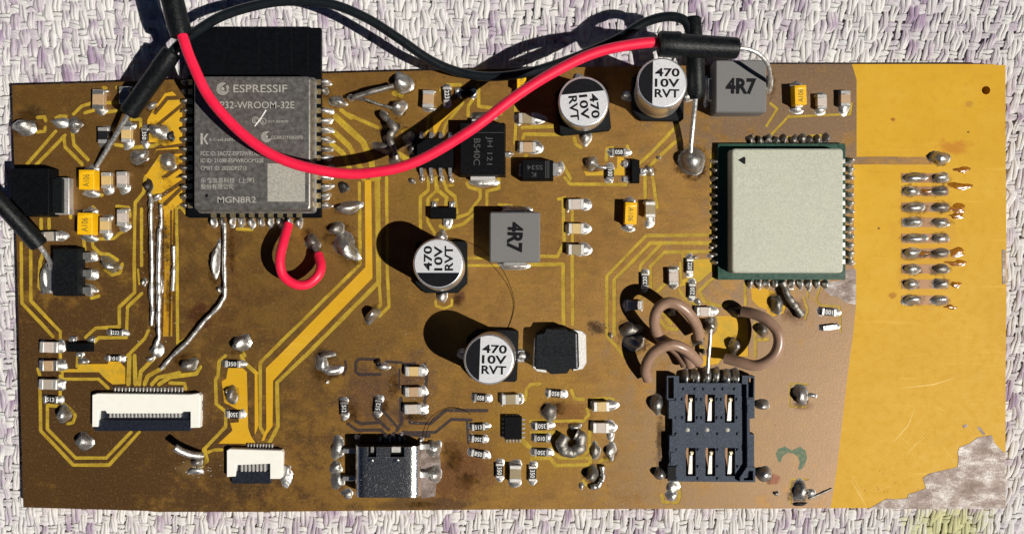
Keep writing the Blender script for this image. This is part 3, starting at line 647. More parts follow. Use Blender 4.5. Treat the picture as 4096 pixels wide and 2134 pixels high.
# ------------------------------------------------------------------ chip parts (shared meshes, every piece its own object)
_cache = {}
def cached(key, fn):
    if key not in _cache: _cache[key] = fn()
    return _cache[key]
def chip(kind, f, x, y, L, Wd, ang, body, h=0.9, txt=None, tang=0, term=0.24, fil=(24, 24), fmat="solder_bright", label=None):
    """L along the terminals, Wd across (tile px), ang = direction of L in degrees; h in mm"""
    z = h / 10; k = 1 / f.s / U * (1 - z / HC); l, w = round(L * k, 3), round(Wd * k, 3); tl = l * term
    px, py = W(f((x, y)), z)
    bm = cached(("b", kind, body, l, w, h), lambda: MB().rbox(0, 0, l - 2 * tl + 0.002, w * 0.96, 0.004, z * 0.97, 0.003, 0.004, 1).me(kind))
    o = link(kind, bm, body, BOARD, (px, py, 0), R(ang + random.uniform(-1.5, 1.5)), label)
    tm = cached(("t", l, w, h, term), lambda: MB().rbox(0, 0, tl, w, 0.002, z, 0.008, 0.008, 2).me("terminal"))
    for s_i, sgn in enumerate((-1, 1)):
        link("terminal", tm, "tin_matte" if random.random() < .7 else "tin", o, (sgn * (l / 2 - tl / 2), 0, 0))
        e = fil[s_i]
        if e:
            ek = round(e * k, 3); _seed[0] += 1; sd_ = _seed[0] % 5
            fm = cached(("f", ek, w, h, sd_), lambda: blobmesh(ek * 1.35, w * 0.56, z * 0.62, sd_ + 3, 0.15, (-0.35, 0)))
            q = link("solder_fillet", fm, fmat if random.random() < .75 else "solder", o, (sgn * (l / 2 + ek * 0.05), 0, 0), 0 if sgn > 0 else math.pi)
    if txt:
        mb = MB(); co, fs = textmesh(txt, 0.01); lo, hi = co.min(0), co.max(0); cc = (lo + hi) / 2; sz = hi - lo
        tw, th = (l - 2 * tl) * 0.86, w * 0.60
        if abs(tang) % 180 == 90: tw, th = th, tw
        vv = (co - cc) * np.array([tw / sz[0], th / sz[1], 1]); a = R(tang); ca, sa = math.cos(a), math.sin(a)
        mb.add([(p[0] * ca - p[1] * sa, p[0] * sa + p[1] * ca, z * 0.97 + 0.0008) for p in vv], fs); mb.build("lettering", "print_white" if kind == "chip_resistor" else "print_olive", o, smooth=0)
    return o
CC, CR = "chip_capacitor", "chip_resistor"
TAN, PALE, OLV, GRY, HON = "ceramic_tan", "ceramic_pale", "ceramic_olive", "ceramic_grey", "ceramic_honey"
for a in [
    (t11, 737, 748, 145, 88, 90, TAN, 0.9, (22, 10)), (t11, 935, 718, 130, 80, 90, GRY, 0.9, (20, 10)), (t11, 948, 1010, 120, 76, 90, HON, 0.8, (34, 26)), (t11, 775, 1018, 120, 80, 90, "resistor_black", 0.9, (22, 16)),
    (t21, 797, 18, 120, 74, 90, HON, 0.8, (30, 0)), (t21, 915, 12, 120, 78, 90, PALE, 0.9, (30, 0)), (t21, 785, 358, 122, 72, 90, HON, 0.8, (28, 22)), (t21, 915, 300, 125, 74, 90, PALE, 0.9, (36, 10)),
    (t21, 368, 440, 120, 72, 0, GRY, 0.8, (20, 38)), (t21, 364, 1276, 135, 82, 0, PALE, 0.9, (18, 34)), (t31, 362, 76, 135, 80, 0, TAN, 0.9, (24, 34)), (t31, 358, 216, 135, 78, 0, GRY, 0.9, (20, 38)),
    (t12, 1297, 745, 130, 84, 88, TAN, 1.0, (20, 10)), (t13, 112, 890, 126, 80, 0, OLV, 0.8, (22, 52)), (t13, 118, 1108, 126, 80, 0, TAN, 0.8, (14, 50)),
    (t14, 410, 765, 110, 74, 90, PALE, 0.9, (26, 16)), (t14, 587, 742, 120, 76, 90, TAN, 0.9, (36, 12)),
    (t23, 482, 198, 118, 80, 0, PALE, 0.8, (14, 42)), (t23, 484, 382, 118, 80, 0, HON, 0.8, (14, 34)), (t23, 484, 540, 120, 80, 0, OLV, 1.0, (12, 56)),
    (t23, 1044, 238, 120, 76, 90, OLV, 1.1, (50, 14)), (t23, 1220, 746, 122, 74, 90, PALE, 0.9, (18, 20)), (t23, 925, 960, 115, 72, 0, PALE, 0.7, (26, 8)), (t23, 1448, 1008, 112, 72, 0, PALE, 0.7, (6, 34)),
    (t32, 1188, 118, 128, 72, 0, HON, 0.8, (14, 34)), (t32, 1186, 273, 128, 72, 0, TAN, 0.8, (14, 28)), (t32, 1180, 403, 125, 72, 0, PALE, 0.8, (12, 46)), (t32, 1918, 330, 132, 76, 0, OLV, 0.8, (16, 24)),
    (t33, 676, 384, 120, 74, 0, HON, 1.0, (12, 44)), (t33, 672, 544, 124, 78, 0, PALE, 0.8, (16, 56)), (t33, 25, 890, 130, 88, 90, OLV, 0.9, (32, 22))]:
    f, x, y, L, Wd, an, b, h, fl = a
    chip(CC, f, x, y, L, Wd, an, b, h, fil=fl, label="black chip bead" if b == "resistor_black" else None)
for f, x, y, L, Wd, an, tx, ta in [
    (t11, 1087, 1022, 120, 52, 90, "350", 180), (t12, 1440, 712, 120, 58, -86, "223", 0), (t13, 806, 1146, 108, 54, 0, "058", 0), (t13, 741, 1302, 100, 56, 90, "100", 180),
    (t23, 1342, 664, 110, 54, 90, "220", 180), (t23, 1003, 772, 112, 54, 90, "220", 0), (t23, 1360, 852, 112, 54, 90, "220", 0), (t24, 462, 1012, 110, 56, -6, "100", 180), (t24, 470, 1128, 110, 40, 8, None, 0),
    (t21, 872, 1166, 104, 46, -2, "222", 0), (t31, 858, 20, 100, 46, -2, "101", 0), (t31, 378, 330, 106, 54, -2, "513", 0), (t31, 1750, 62, 118, 52, -3, "350", 0), (t31, 1764, 444, 110, 56, -3, "350", 180),
    (t32, 664, 398, 104, 56, -86, "512", 0), (t32, 920, 382, 104, 56, 86, "512", 0), (t32, 1694, 318, 100, 56, -3, "058", 0), (t32, 1676, 538, 100, 52, 2, "513", 0), (t32, 1674, 630, 100, 52, -3, "350", 180), (t32, 1676, 740, 112, 56, -10, "058", 180), (t32, 1836, 866, 112, 56, 90, "350", 180),
    (t33, 328, 286, 112, 56, -4, "058", 0), (t33, 226, 530, 110, 56, 0, "350", 180), (t33, 220, 624, 108, 54, 0, "010", 0), (t33, 222, 730, 112, 54, -3, "350", 180), (t33, 155, 888, 116, 58, 90, "350", 180)]:
    chip(CR, f, x, y, L, Wd, an, "resistor_black" if tx else "tin_matte", 0.5, tx, ta, term=0.2, fil=(20, 26))
# yellow tantalum capacitors
def tantalum(f, x0, y0, x1, y1, tang, z=0.16, txt="A106", rot=0):
    cx, cy = W(f(((x0 + x1) / 2, (y0 + y1) / 2)), z); w, h = WS((x1 - x0) / f.s, z), WS((y1 - y0) / f.s, z)
    o = MB().rbox(0, 0, w, h, 0.012, z, 0.006, 0.006, 2, 0.004).build("tantalum_capacitor", "tantalum_yellow", BOARD, (cx, cy, 0), R(rot), label="yellow moulded capacitor marked A106")
    for s_i in (-1, 1):
        MB().rbox(0, s_i * (h / 2 + 0.008), w * 0.62, 0.034, 0.0, z * 0.55, 0.004, 0.004, 1).build("terminal", "tin", o)
        link("solder_fillet", blobmesh(w * 0.5, 0.05, 0.055, 11 + s_i, 0.2, (0, -0.3 * s_i)), "solder_bright", o, (0, s_i * (h / 2 + 0.035), 0))
    MB().box(-w * 0.44, h * 0.30, w * 0.44, h * 0.44, z + 0.0004, z + 0.0012, 0.0005).build("polarity_band", "tantalum_yellow", o)
    co, fs = textmesh(txt, 0.008); lo, hi = co.min(0), co.max(0); sz = hi - lo; vv = (co - (lo + hi) / 2) * np.array([h * 0.62 / sz[0], w * 0.42 / sz[1], 1]); sg = 1 if tang > 0 else -1
    mb = MB(); mb.add([(-p[1] * sg, p[0] * sg - h * 0.05, z + 0.0016) for p in vv], fs); mb.build("lettering", "print_olive", o, smooth=0)
tantalum(t21, 592, -62, 708, 88, 90); tantalum(t21, 580, 262, 696, 428, 90, rot=-1); tantalum(t14, 200, 640, 292, 790, 90, rot=2); tantalum(t23, 850, 182, 942, 350, -90, rot=-2); tantalum(t13, 36, 560, 108, 668, 90)

# ------------------------------------------------------------------ electrolytic capacitors
def electro(name_label, top, base, ang, rtop=190, f=t13, lead=True):
    z = 0.77; bx, by = W(base, 0.05); tx, ty = W(top, z); r = WS(rtop / TS, z) * 1.02
    e = empty("electrolytic_capacitor", (bx, by, 0)); e.parent = BOARD; e.matrix_parent_inverse = Matrix.Translation((0, 0, BT)); tag(e, label=name_label)
    a = R(ang); zb = 0.085; bs = 0.70
    # black base with two cut corners on the negative side
    o_ = []; q = bs / 2; cc = 0.13
    prof = [(-q, -q + cc), (-q + cc, -q), (q - .03, -q), (q, -q + .03), (q, q - .03), (q - .03, q), (-q + cc, q), (-q, q - cc)]
    ring = lambda s, z_: [((x * s) * math.cos(a) - (y * s) * math.sin(a), (x * s) * math.sin(a) + (y * s) * math.cos(a), z_) for x, y in prof]
    MB().loft([ring(1, 0.01), ring(1, zb), ring(0.97, zb + 0.012)]).build("base", "black_mould", e, smooth=30)
    # rolled aluminium can, leaning as it was soldered
    dx, dy = tx - bx, ty - by
    def circ(rr, z_, n=40):
        k = (z_ - zb) / (z - zb); return [(dx * k + rr * math.cos(2 * math.pi * i / n), dy * k + rr * math.sin(2 * math.pi * i / n), z_) for i in range(n)]
    rings = [circ(r * 0.95, zb - 0.01), circ(r, zb + 0.02), circ(r, zb + 0.10), circ(r * 0.965, zb + 0.125), circ(r * 0.965, zb + 0.14), circ(r, zb + 0.165), circ(r, z - 0.045), circ(r * 0.985, z - 0.02), circ(r * 0.955, z - 0.005), circ(r * 0.93, z)]
    MB().loft(rings).build("can", "can_side", e, smooth=50)
    rt = r * 0.925; th = R(113)
    MB().loft([circ(rt, z + 0.0006), circ(rt * 0.995, z + 0.0012)]).build("top_film", "aluminium_can", e, smooth=0)
    # black minus segment
    seg = [(rt * 0.985 * math.cos(th + (2 * math.pi - 2 * th) * i / 16), rt * 0.985 * math.sin(th + (2 * math.pi - 2 * th) * i / 16)) for i in range(17)]
    tw = lambda x, y, z_: (dx + x * math.cos(a) - y * math.sin(a), dy + x * math.sin(a) + y * math.cos(a), z_)
    MB().add([tw(x, y, z + 0.002) for x, y in seg], [tuple(range(17))]).build("polarity_mark", "print_black", e, smooth=0)
    for s, yy in (("470", 0.44), ("10V", 0.0), ("RVT", -0.44)):
        co, fs = textmesh(s, 0.028); lo, hi = co.min(0), co.max(0); sz = hi - lo
        vv = (co - (lo + hi) / 2) * np.array([rt * 1.04 / sz[0], rt * 0.36 / sz[1], 1])
        MB().add([tw(p[0] + rt * 0.22, p[1] + yy * rt, z + 0.002) for p in vv], fs).build("lettering", "print_black", e, smooth=0)
    for s_i in (-1, 1):
        x, y = s_i * (q + 0.05) * math.cos(a), s_i * (q + 0.05) * math.sin(a)
        if s_i == 1 or lead: link("solder_fillet", blobmesh(0.095, 0.07, 0.075, 17 + s_i, 0.25), "solder_bright", e, (x, y, 0), a)
electro("capacitor with lettering turned sideways, left of the two by the top edge", t13((540, 768)), t13((533, 812)), -84)
electro("capacitor with upright lettering beside the vertical black sleeve", t13((1130, 625)), t13((1097, 718)), -1)
electro("capacitor whose lettering reads upwards, in mid-board", t22((1375, 645)), t22((1398, 672)), 90)
electro("lowest capacitor, beside the black inductor", (1956, 1436), (1968, 1418), -2)

# ------------------------------------------------------------------ inductors
def inductor(f, x0, y0, x1, y1, z, tang, label, dots):
    cx, cy = W(f(((x0 + x1) / 2, (y0 + y1) / 2)), z); w, h = WS((x1 - x0) / f.s, z), WS((y1 - y0) / f.s, z)
    o = MB().rbox(0, 0, w, h, 0.015, z, 0.03, 0.018, 3).build("power_inductor", "ferrite_grey", BOARD, (cx, cy, 0), label=label)
    tm = MB().rbox(0, 0, 0.30, 0.09, 0.0, 0.10, 0.01, 0.008, 1).me("terminal")
    for s_i in (-1, 1):
        v_ = dots == 'v'
        link("terminal", tm, "tin", o, (0, s_i * h / 2, 0) if v_ else (s_i * w / 2, 0, 0), 0 if v_ else R(90))
        link("solder_fillet", blobmesh(0.2, 0.055, 0.07, 31 + s_i, 0.2), "solder_bright", o, (0, s_i * (h / 2 + .04), 0) if v_ else (s_i * (w / 2 + .04), 0, 0), 0 if v_ else R(90))
    co, fs = textmesh("4R7", 0.045); lo, hi = co.min(0), co.max(0); sz = hi - lo
    vv = (co - (lo + hi) / 2) * np.array([w * 0.60 / sz[0], w * 0.32 / sz[1], 1]); a = R(tang)
    MB().add([(p[0] * math.cos(a) - p[1] * math.sin(a), p[0] * math.sin(a) + p[1] * math.cos(a), z + 0.0012) for p in vv], fs).build("lettering", "print_black", o, smooth=0)
inductor(t13, 1533, 452, 1920, 848, 0.30, -1, "grey square inductor marked 4R7 by the top edge", 'h')
inductor(t22, 1760, 256, 2142, 638, 0.30, -93, "grey square inductor with sideways 4R7 in mid-board", 'v')
# black moulded inductor with stepped ends
def pl(f, pts, z): return [W(p, z) for p in f(*pts)]
def prism(name, mat, parent, pts, z0, z1, b=0.006, label=None, holes=(), kind=None):
    """pts in cm; plate with optional holes, top edge eased when there are none"""
    if holes:
        vv, cc = layered([("a", pts)] + [("h", h_) for h_ in holes]); return link(name, plate(vv, cc["a"], z1, z0, True, True).me(name, 0), mat, parent, label=label, kind=kind)
    p = ccw(pts); n = len(p); ins = []
    for i in range(n):
        a, c0, d_ = Vector(p[i - 1]), Vector(p[i]), Vector(p[(i + 1) % n]); e1 = (c0 - a).normalized(); e2 = (d_ - c0).normalized()
        nn = Vector((-e1.y, e1.x)) + Vector((-e2.y, e2.x)); k = nn.length_squared / 2 or 1e-6
        ins.append(c0 + nn / max(k, 0.35) * b)
    return MB().loft([[(x, y, z0) for x, y in p], [(x, y, z1 - b) for x, y in p], [(q.x, q.y, z1) for q in ins]]).build(name, mat, parent, smooth=25, label=label, kind=kind)
ind = prism("power_inductor", "ferrite_black", BOARD, pl(tI, [(560, 380), (690, 370), (740, 275), (1170, 270), (1210, 320), (1350, 330), (1410, 375), (1430, 1060), (1390, 1110), (1240, 1110), (1180, 1200), (850, 1215), (740, 1130), (540, 1110), (515, 1060), (530, 420)], 0.22), 0.01, 0.22, 0.014, "black moulded inductor beside the lowest capacitor")
prism("edge_strip", "can_side", ind, pl(tI, [(1352, 385), (1378, 385), (1398, 1080), (1368, 1085)], 0.222), 0.215, 0.2225, 0.002)
text(ind, "6R8", tI((1000, 740)), 135, 46, 0.2206, 0, "ferrite_mark", 0.01)
prism("terminal", "tin_matte", ind, pl(tI, [(1300, 290), (1480, 320), (1570, 400), (1580, 980), (1500, 1110), (1300, 1150)], 0.02), 0.0, 0.022, 0.006)
prism("terminal", "tin_matte", ind, pl(tI, [(620, 420), (500, 480), (470, 1080), (560, 1160), (760, 1190)], 0.02), 0.0, 0.02, 0.006)
prism("solder_pad", "tin", BOARD, pl(tI, [(120, 720), (310, 715), (300, 965), (120, 970)], 0.02), 0.0, 0.03, 0.008)

# ------------------------------------------------------------------ semiconductors
def bodybox(name, f, x0, y0, x1, y1, z0, z1, mat, parent=None, label=None, taper=0.0, r=0.006, b=0.006):
    xa, ya = W(f((x0, y0)), z1); xb, yb = W(f((x1, y1)), z1)
    return MB().rbox((xa + xb) / 2, (ya + yb) / 2, abs(xb - xa) + taper, abs(yb - ya) + taper, z0, z1, r, b, 2, taper).build(name, mat, parent or BOARD, label=label)
# power diode with the B540C print
dd = bodybox("power_diode", tD, 950, 200, 1650, 1020, 0.02, 0.23, "black_plastic", None, "square black diode printed B540C under the red wire", 0.03)
text(dd, "B540C", tD((1215, 660)), 106, 26, 0.2312, -91, "print_faint"); text(dd, "JH 121", tD((1405, 640)), 112, 28, 0.2312, -91, "print_faint")
bodybox("mould_line", tD, 960, 352, 1640, 358, 0.229, 0.2308, "print_faint", dd, b=0.0003, r=0.001)
bodybox("tab", tD, 1110, 985, 1500, 1110, 0.0, 0.09, "tin_matte", dd); bodybox("tab", tD, 1130, 140, 1440, 210, 0.0, 0.09, "tin_matte", dd)
bodybox("lead", tD, 1640, 665, 1720, 740, 0.0, 0.08, "tin", dd)
blob(tD, 1310, 1150, 210, 70, 0.5, 0, "solder_bright", dd, "solder_fillet"); blob(tD, 1310, 100, 190, 80, 0.6, 0, "solder_dull", dd, "solder_fillet"); blob(tD, 1730, 700, 55, 45, 0.5, 0, "solder_bright", dd, "solder_fillet")
# eight-pin chip
so8 = bodybox("eight_pin_chip", tD, 262, 455, 838, 898, 0.015, 0.15, "black_plastic", None, "black eight-pin chip under the red wire", 0.02)
text(so8, "4056", tD((560, 640)), 60, 20, 0.1508, 0, "black_mould")
for x in (342, 492, 645, 795):
    for y0, y1 in ((350, 455), (898, 1040)):
        xa, ya = W(tD((x - 26, y0)), 0.03); xb, yb = W(tD((x + 26, y1)), 0.03); ym = (ya + yb) / 2; hi_, lo_ = (0.08, 0.012) if y0 > 600 else (0.012, 0.08)
        mb = MB(); mb.loft([[(xa, ya, hi_ - .01), (xb, ya, hi_ - .01), (xb, ya, hi_ + .012), (xa, ya, hi_ + .012)], [(xa, ym, hi_ * .6 + lo_ * .4 - .01), (xb, ym, hi_ * .6 + lo_ * .4 - .01), (xb, ym, hi_ * .6 + lo_ * .4 + .012), (xa, ym, hi_ * .6 + lo_ * .4 + .012)], [(xa, yb, lo_ - .01), (xb, yb, lo_ - .01), (xb, yb, lo_ + .012), (xa, yb, lo_ + .012)]][::-1])
        mb.build("pin", "tin", so8)
        blob(tD, x + 4, 1085 if y0 > 600 else 400, 34, 62 if y0 > 600 else 55, 0.45, 0, "solder_bright" if y0 > 600 else "solder_dull", so8, "solder_fillet")
# SS34 diode
d2 = bodybox("diode", tD, 1930, 790, 2415, 1085, 0.01, 0.20, "black_plastic", None, "black diode with faint SS34 print and silver right end", 0.03)
text(d2, "SS34", tD((2130, 905)), 62, 18, 0.2008, 180, "print_faint"); text(d2, "K", tD((2110, 1020)), 20, 18, 0.2008, 180, "print_faint")
for x in (2295, 2320, 2345): bodybox("cathode_band", tD, x, 800, x + 9, 1075, 0.199, 0.2012, "print_faint", d2, b=0.0004, r=0.001)
bodybox("terminal", tD, 2400, 830, 2500, 1040, 0.0, 0.11, "tin", d2); blob(tD, 2520, 930, 60, 120, 0.6, 0, "solder_bright", d2, "solder_fillet"); bodybox("terminal", tD, 1880, 850, 1950, 1040, 0.0, 0.09, "tin", d2)
# big diode at the left edge
d3 = bodybox("power_diode", t21, 74, -70, 366, 278, 0.03, 0.25, "black_plastic", None, "large black diode at the left edge of the board", 0.03)
bodybox("terminal", t21, 366, 0, 520, 275, 0.0, 0.11, "tin_matte", d3); bodybox("terminal_step", t21, 372, 6, 470, 265, 0.10, 0.16, "black_mould", d3); blob(t21, 515, 140, 22, 140, 0.9, 0, "solder_bright", d3, "solder_fillet", rough=0.08)
# SOT-223 regulator
rg = bodybox("voltage_regulator", t21, 398, 535, 590, 885, 0.02, 0.17, "black_mould", None, "black regulator with three wide pins on its right side", 0.03)
for y in (588, 718, 848):
    bodybox("pin", t21, 585, y - 26, 690, y + 26, 0.01, 0.07, "tin", rg); blob(t21, 680, y + 4, 66, 36, 0.6, 0, "solder_bright", rg, "solder_fillet")
bodybox("tab", t21, 340, 640, 410, 850, 0.0, 0.06, "tin", rg); blob(t21, 352, 740, 42, 130, 0.9, 0, "solder", rg, "solder_fillet")
# small transistors
def sot(f, x0, y0, x1, y1, pins, z=0.10, label=None):
    o = bodybox("transistor", f, x0, y0, x1, y1, 0.012, z, "black_plastic", None, label, 0.02)
    for px, py, w, h in pins:
        bodybox("pin", f, px - w, py - h, px + w, py + h, 0.0, 0.03, "tin", o, r=0.003, b=0.003); blob(f, px, py, w * 1.35, h * 1.35, 0.4, 0, "solder_bright", o, "solder_fillet")
sot(t21, 502, 1246, 680, 1308, [(555, 1216, 20, 22), (690, 1222, 22, 18), (600, 1330, 22, 18)], label="small black transistor by the left chip capacitors")
sot(t22, 1312, 226, 1502, 302, [(1345, 205, 18, 22), (1475, 205, 18, 22), (1440, 330, 26, 30)], label="small black three-legged transistor in mid-board")
sot(t13, 903, 1205, 962, 1372, [(866, 1235, 26, 22), (992, 1290, 24, 20), (866, 1350, 26, 18)], label="small upright transistor above the A106 capacitor")
sot(t12, 1548, 682, 1625, 722, [(1524, 690, 22, 20), (1640, 708, 20, 30)], 0.09, "tiny dark diode near the top edge")
# lead-less charger chip
qf = bodybox("charger_chip", t33, -55, 460, 74, 630, 0.003, 0.085, "black_plastic", None, "flat square black chip without legs above the bottom edge", r=0.004, b=0.003)
for i in range(5):
    for q_, (x, y, w, h) in enumerate(((-66, 480 + i * 33, 9, 7), (86, 480 + i * 33, 12, 7), (-40 + i * 25, 640, 6, 12), (-40 + i * 25, 452, 6, 8))):
        bodybox("pad", t33, x - w, y - h, x + w, y + h, 0.0, 0.012, "tin", qf, r=0.002, b=0.002)

# ------------------------------------------------------------------ wireless module (left)
ZP = 0.08
wm = bodybox("wireless_module", _tile(0, 0, 1), 750, 111, 1284, 870, 0.004, ZP, "black_board", None, "wireless module with grey shield and black antenna end at upper left", r=0.01, b=0.003)
src = _tile(0, 0, 1)
for i in range(14):
    y = t12((0, 620 + 71.3 * i))[1]
    bodybox("pad", src, 1262, y - 11, 1283, y + 11, ZP - .003, ZP + .004, "gold_contact", wm, r=0.002, b=0.001); bodybox("pad", src, 752, y - 11, 770, y + 11, ZP - .003, ZP + .004, "gold_contact", wm, r=0.002, b=0.001)
    if i not in (1, 2): blob(src, 1302, y + 2, 30, 13, 0.85, random.uniform(-6, 6), "solder_dull" if i == 7 else "solder_bright", wm, "solder_fillet")
    blob(src, 742, y + 2, 20, 12, 0.8, 0, "solder_dull", wm, "solder_fillet")
for i in range(10):
    x = t21((1610 + 71.8 * i, 0))[0]
    bodybox("pad", src, x - 11, 852, x + 11, 869, ZP - .003, ZP + .004, "gold_contact", wm, r=0.002, b=0.001); blob(src, x, 888, 13, 25, 0.85, 0, "solder_dull" if i in (1,) else "solder_bright", wm, "solder_fillet")
ZT = 0.31
xa, ya = W((776, 306), ZT); xb, yb = W((1240, 838), ZT); sw, sh = xb - xa, ya - yb; scx, scy = (xa + xb) / 2, (ya + yb) / 2
MB().loft([rrect(scx, scy, sw + .07, sh + .07, .05, ZP + .001, 4), rrect(scx, scy, sw + .07, sh + .07, .05, ZP + .02, 4), rrect(scx, scy, sw + .03, sh + .03, .05, ZP + .024, 4), rrect(scx, scy, sw + .012, sh + .012, .05, ZT - .03, 4), rrect(scx, scy, sw, sh, .045, ZT - .01, 4), rrect(scx, scy, sw - .03, sh - .03, .035, ZT, 4)]).build("shield", "shield_dark", wm, smooth=14)
zt = ZT + 0.0012
def ltext(s, x0, x1, base, h, mat="mark_grey"): text(wm, s, ((x0 + x1) / 2, base - h / 2), x1 - x0, h, zt, 0, mat, 0.004)
ltext("ESPRESSIF", 934, 1149, 370, 31); ltext("ESP32-WROOM-32E", 843, 1178, 434, 28); ltext("217-204070", 1072, 1153, 491, 10); ltext("R", 1048, 1056, 492, 9)
ltext("FCC ID: 2AC7Z-ESP32WROOM32E", 803, 1078, 622, 17); ltext("IC ID: 21098-ESPWROOM32E", 803, 1054, 650, 16); ltext("CMIIT ID: 2020DP2713", 803, 986, 680, 16)
ltext("乐鑫信息科技（上海）", 803, 1016, 732, 22); ltext("股份有限公司", 803, 933, 757, 22); ltext("MGN8R2", 870, 1024, 811, 25); ltext("CCAK21Y10020T0", 1085, 1212, 556, 13); ltext("R-C-es5-ESP32", 838, 940, 564, 11)
def logo(cx, cy, r, parent, z, mat, arcs):
    mb = MB(); x, y = W((cx, cy), z); rr = WS(r, z)
    for r0, r1, a0, a1 in arcs:
        n = 14; p = []
        for i in range(n + 1): a = R(a0 + (a1 - a0) * i / n); p.append((x + rr * r1 * math.cos(a), y + rr * r1 * math.sin(a), z))
        for i in range(n, -1, -1): a = R(a0 + (a1 - a0) * i / n); p.append((x + rr * r0 * math.cos(a), y + rr * r0 * math.sin(a), z))
        m = len(p); mb.add(p, [(i, i + 1, m - 2 - i, m - 1 - i) for i in range(n)])
    return mb.build("emblem", mat, parent, smooth=0)
sw_arcs = [(0.86, 1.0, 60, 350), (0.62, 0.78, 75, 330), (0.40, 0.54, 90, 310), (0.0, 0.26, 0, 360), (0.62, 0.80, -20, 40), (0.86, 0.99, 0, 40)]
logo(*t11((1680, 670)), 25, wm, zt, "mark_grey", sw_arcs); logo(*t12((80, 1030)), 22, wm, zt, "mark_grey", sw_arcs[:4]); logo(*t12((-5, 905)), 14, wm, zt, "mark_grey", [(0.8, 1.0, 0, 360), (0.3, 0.5, 40, 300)])
logo(*t12((55, 915)), 13, wm, zt, "mark_grey", [(0.8, 1.0, 0, 360)])
for q in ([(1512, 1005), (1528, 1005), (1528, 1088), (1512, 1088)], [(1532, 1045), (1556, 1008), (1570, 1008), (1546, 1046), (1570, 1088), (1556, 1088)]):
    prism("emblem", "mark_grey", wm, pl(t11, q, zt), zt - .001, zt, 0.0002)
bodybox("etched_patch", src, 1070, 654, 1220, 806, zt - .001, zt, "etched_grey", wm, b=0.0003, r=0.002)
bodybox("pin_mark", t21, 1545, 120, 1570, 147, zt - .001, zt, "print_black", wm, r=0.02, b=0.0002)
prism("scratch", "print_white", wm, pl(t12, [(72, 826), (80, 834), (30, 910), (-8, 955), (-12, 948), (40, 880)], zt), zt - .001, zt + .0004, 0.0002)
for x in (20, 155, 265, 390): bodybox("antenna_line", t12, x, 240, x + 4, 540, ZP - .001, ZP + .0006, "black_mould", wm, b=0.0003, r=0.0008)

# ------------------------------------------------------------------ cellular module (right)
gm = bodybox("cellular_module", src, 2872, 574, 3382, 1118, 0.004, ZP, "module_green", None, "cellular module with large pale square shield at right", r=0.01, b=0.003)
for i in range(13):
    y = 645 + 33.4 * i
    blob(src, 3400, y, 18, 13, 0.9, 0, "solder_bright", gm, "solder_fillet"); bodybox("pad", src, 3364, y - 9, 3381, y + 9, ZP - .003, ZP + .004, "tin", gm, r=0.002, b=0.001)
    blob(src, 2860, y + 4, 15, 11, 0.8, 0, "solder_dull" if i % 3 else "solder", gm, "solder_fillet")
for i in range(10):
    xb_, xt_ = t23((1795 + 63 * i, 0))[0], t13((1780 + 63 * i, 0))[0] + 12
    blob(src, xb_, 1134, 12, 22, 0.8, 0, "solder_bright", gm, "solder_fillet"); blob(src, xt_ + random.uniform(-4, 4), 560, 14, 20, 0.7, 0, "solder_dull", gm, "solder_fillet", rough=0.35)
ZG = 0.27
xa, ya = W((2930, 596), ZG); xb, yb = W((3371, 1088), ZG); sw, sh = xb - xa, ya - yb; scx, scy = (xa + xb) / 2, (ya + yb) / 2
MB().loft([rrect(scx, scy, sw + .03, sh + .03, .05, ZP + .001, 4), rrect(scx, scy, sw + .02, sh + .02, .05, ZG - .03, 4), rrect(scx, scy, sw + .008, sh + .008, .045, ZG - .01, 4), rrect(scx, scy, sw - .025, sh - .025, .035, ZG, 4)]).build("shield", "shield_pale", gm, smooth=14)
prism("pin_mark", "print_black", gm, pl(t13, [(1702, 1206), (1750, 1180), (1760, 1190), (1760, 1232), (1750, 1238)], ZG), ZG - .001, ZG + .0012, 0.0003)
text(gm, "QUECTEL", tv((1925, 418)), 190, 26, ZG + .0008, 0, "ghost_mark"); text(gm, "M66", tv((1883, 455)), 90, 34, ZG + .0008, 0, "ghost_mark"); text(gm, "M66FA-04", tv((1905, 478)), 130, 16, ZG + .0008, 0, "ghost_mark")

# ------------------------------------------------------------------ flat cable sockets
def ffc(f, hs, cut_, contacts, pins, act, label):
    z = 0.10
    o = prism("flat_cable_socket", "white_plastic", BOARD, [W(p, z) for p in f(*hs)], 0.005, z, 0.008, label)
    bodybox("actuator", f, *act, 0.004, 0.062, "navy_plastic", o); bodybox("inner_floor", f, *cut_, 0.003, 0.03, "navy_plastic", o, b=0.002)
    n, x0, x1, y0, y1 = contacts
    for i in range(n): x = x0 + (x1 - x0) * i / (n - 1); w = (x1 - x0) / (n - 1) * 0.24; bodybox("contact", f, x - w, y0, x + w, y1, 0.025, 0.072, "tin_matte", o, r=0.002, b=0.002)
    n, x0, x1, y0, y1 = pins
    for i in range(n): x = x0 + (x1 - x0) * i / (n - 1); w = (x1 - x0) / (n - 1) * 0.26; bodybox("pin", f, x - w, y0, x + w, y1, 0.002, 0.03, "tin", o, r=0.002, b=0.004)
    return o
big = ffc(tF, [(228, 262), (300, 240), (1540, 255), (1650, 240), (1682, 270), (1672, 700), (1546, 704), (1546, 486), (1432, 486), (1422, 510), (425, 510), (405, 474), (318, 474), (300, 690), (226, 690)], (318, 474, 1546, 640), (20, 470, 1400, 506, 566), (20, 530, 1435, 160, 262), (262, 600, 1552, 746), "wide white flat-cable socket at lower left")
blob(tF, 1700, 440, 52, 130, 0.5, 0, "solder_dull", big, "solder_fillet", rough=0.4)
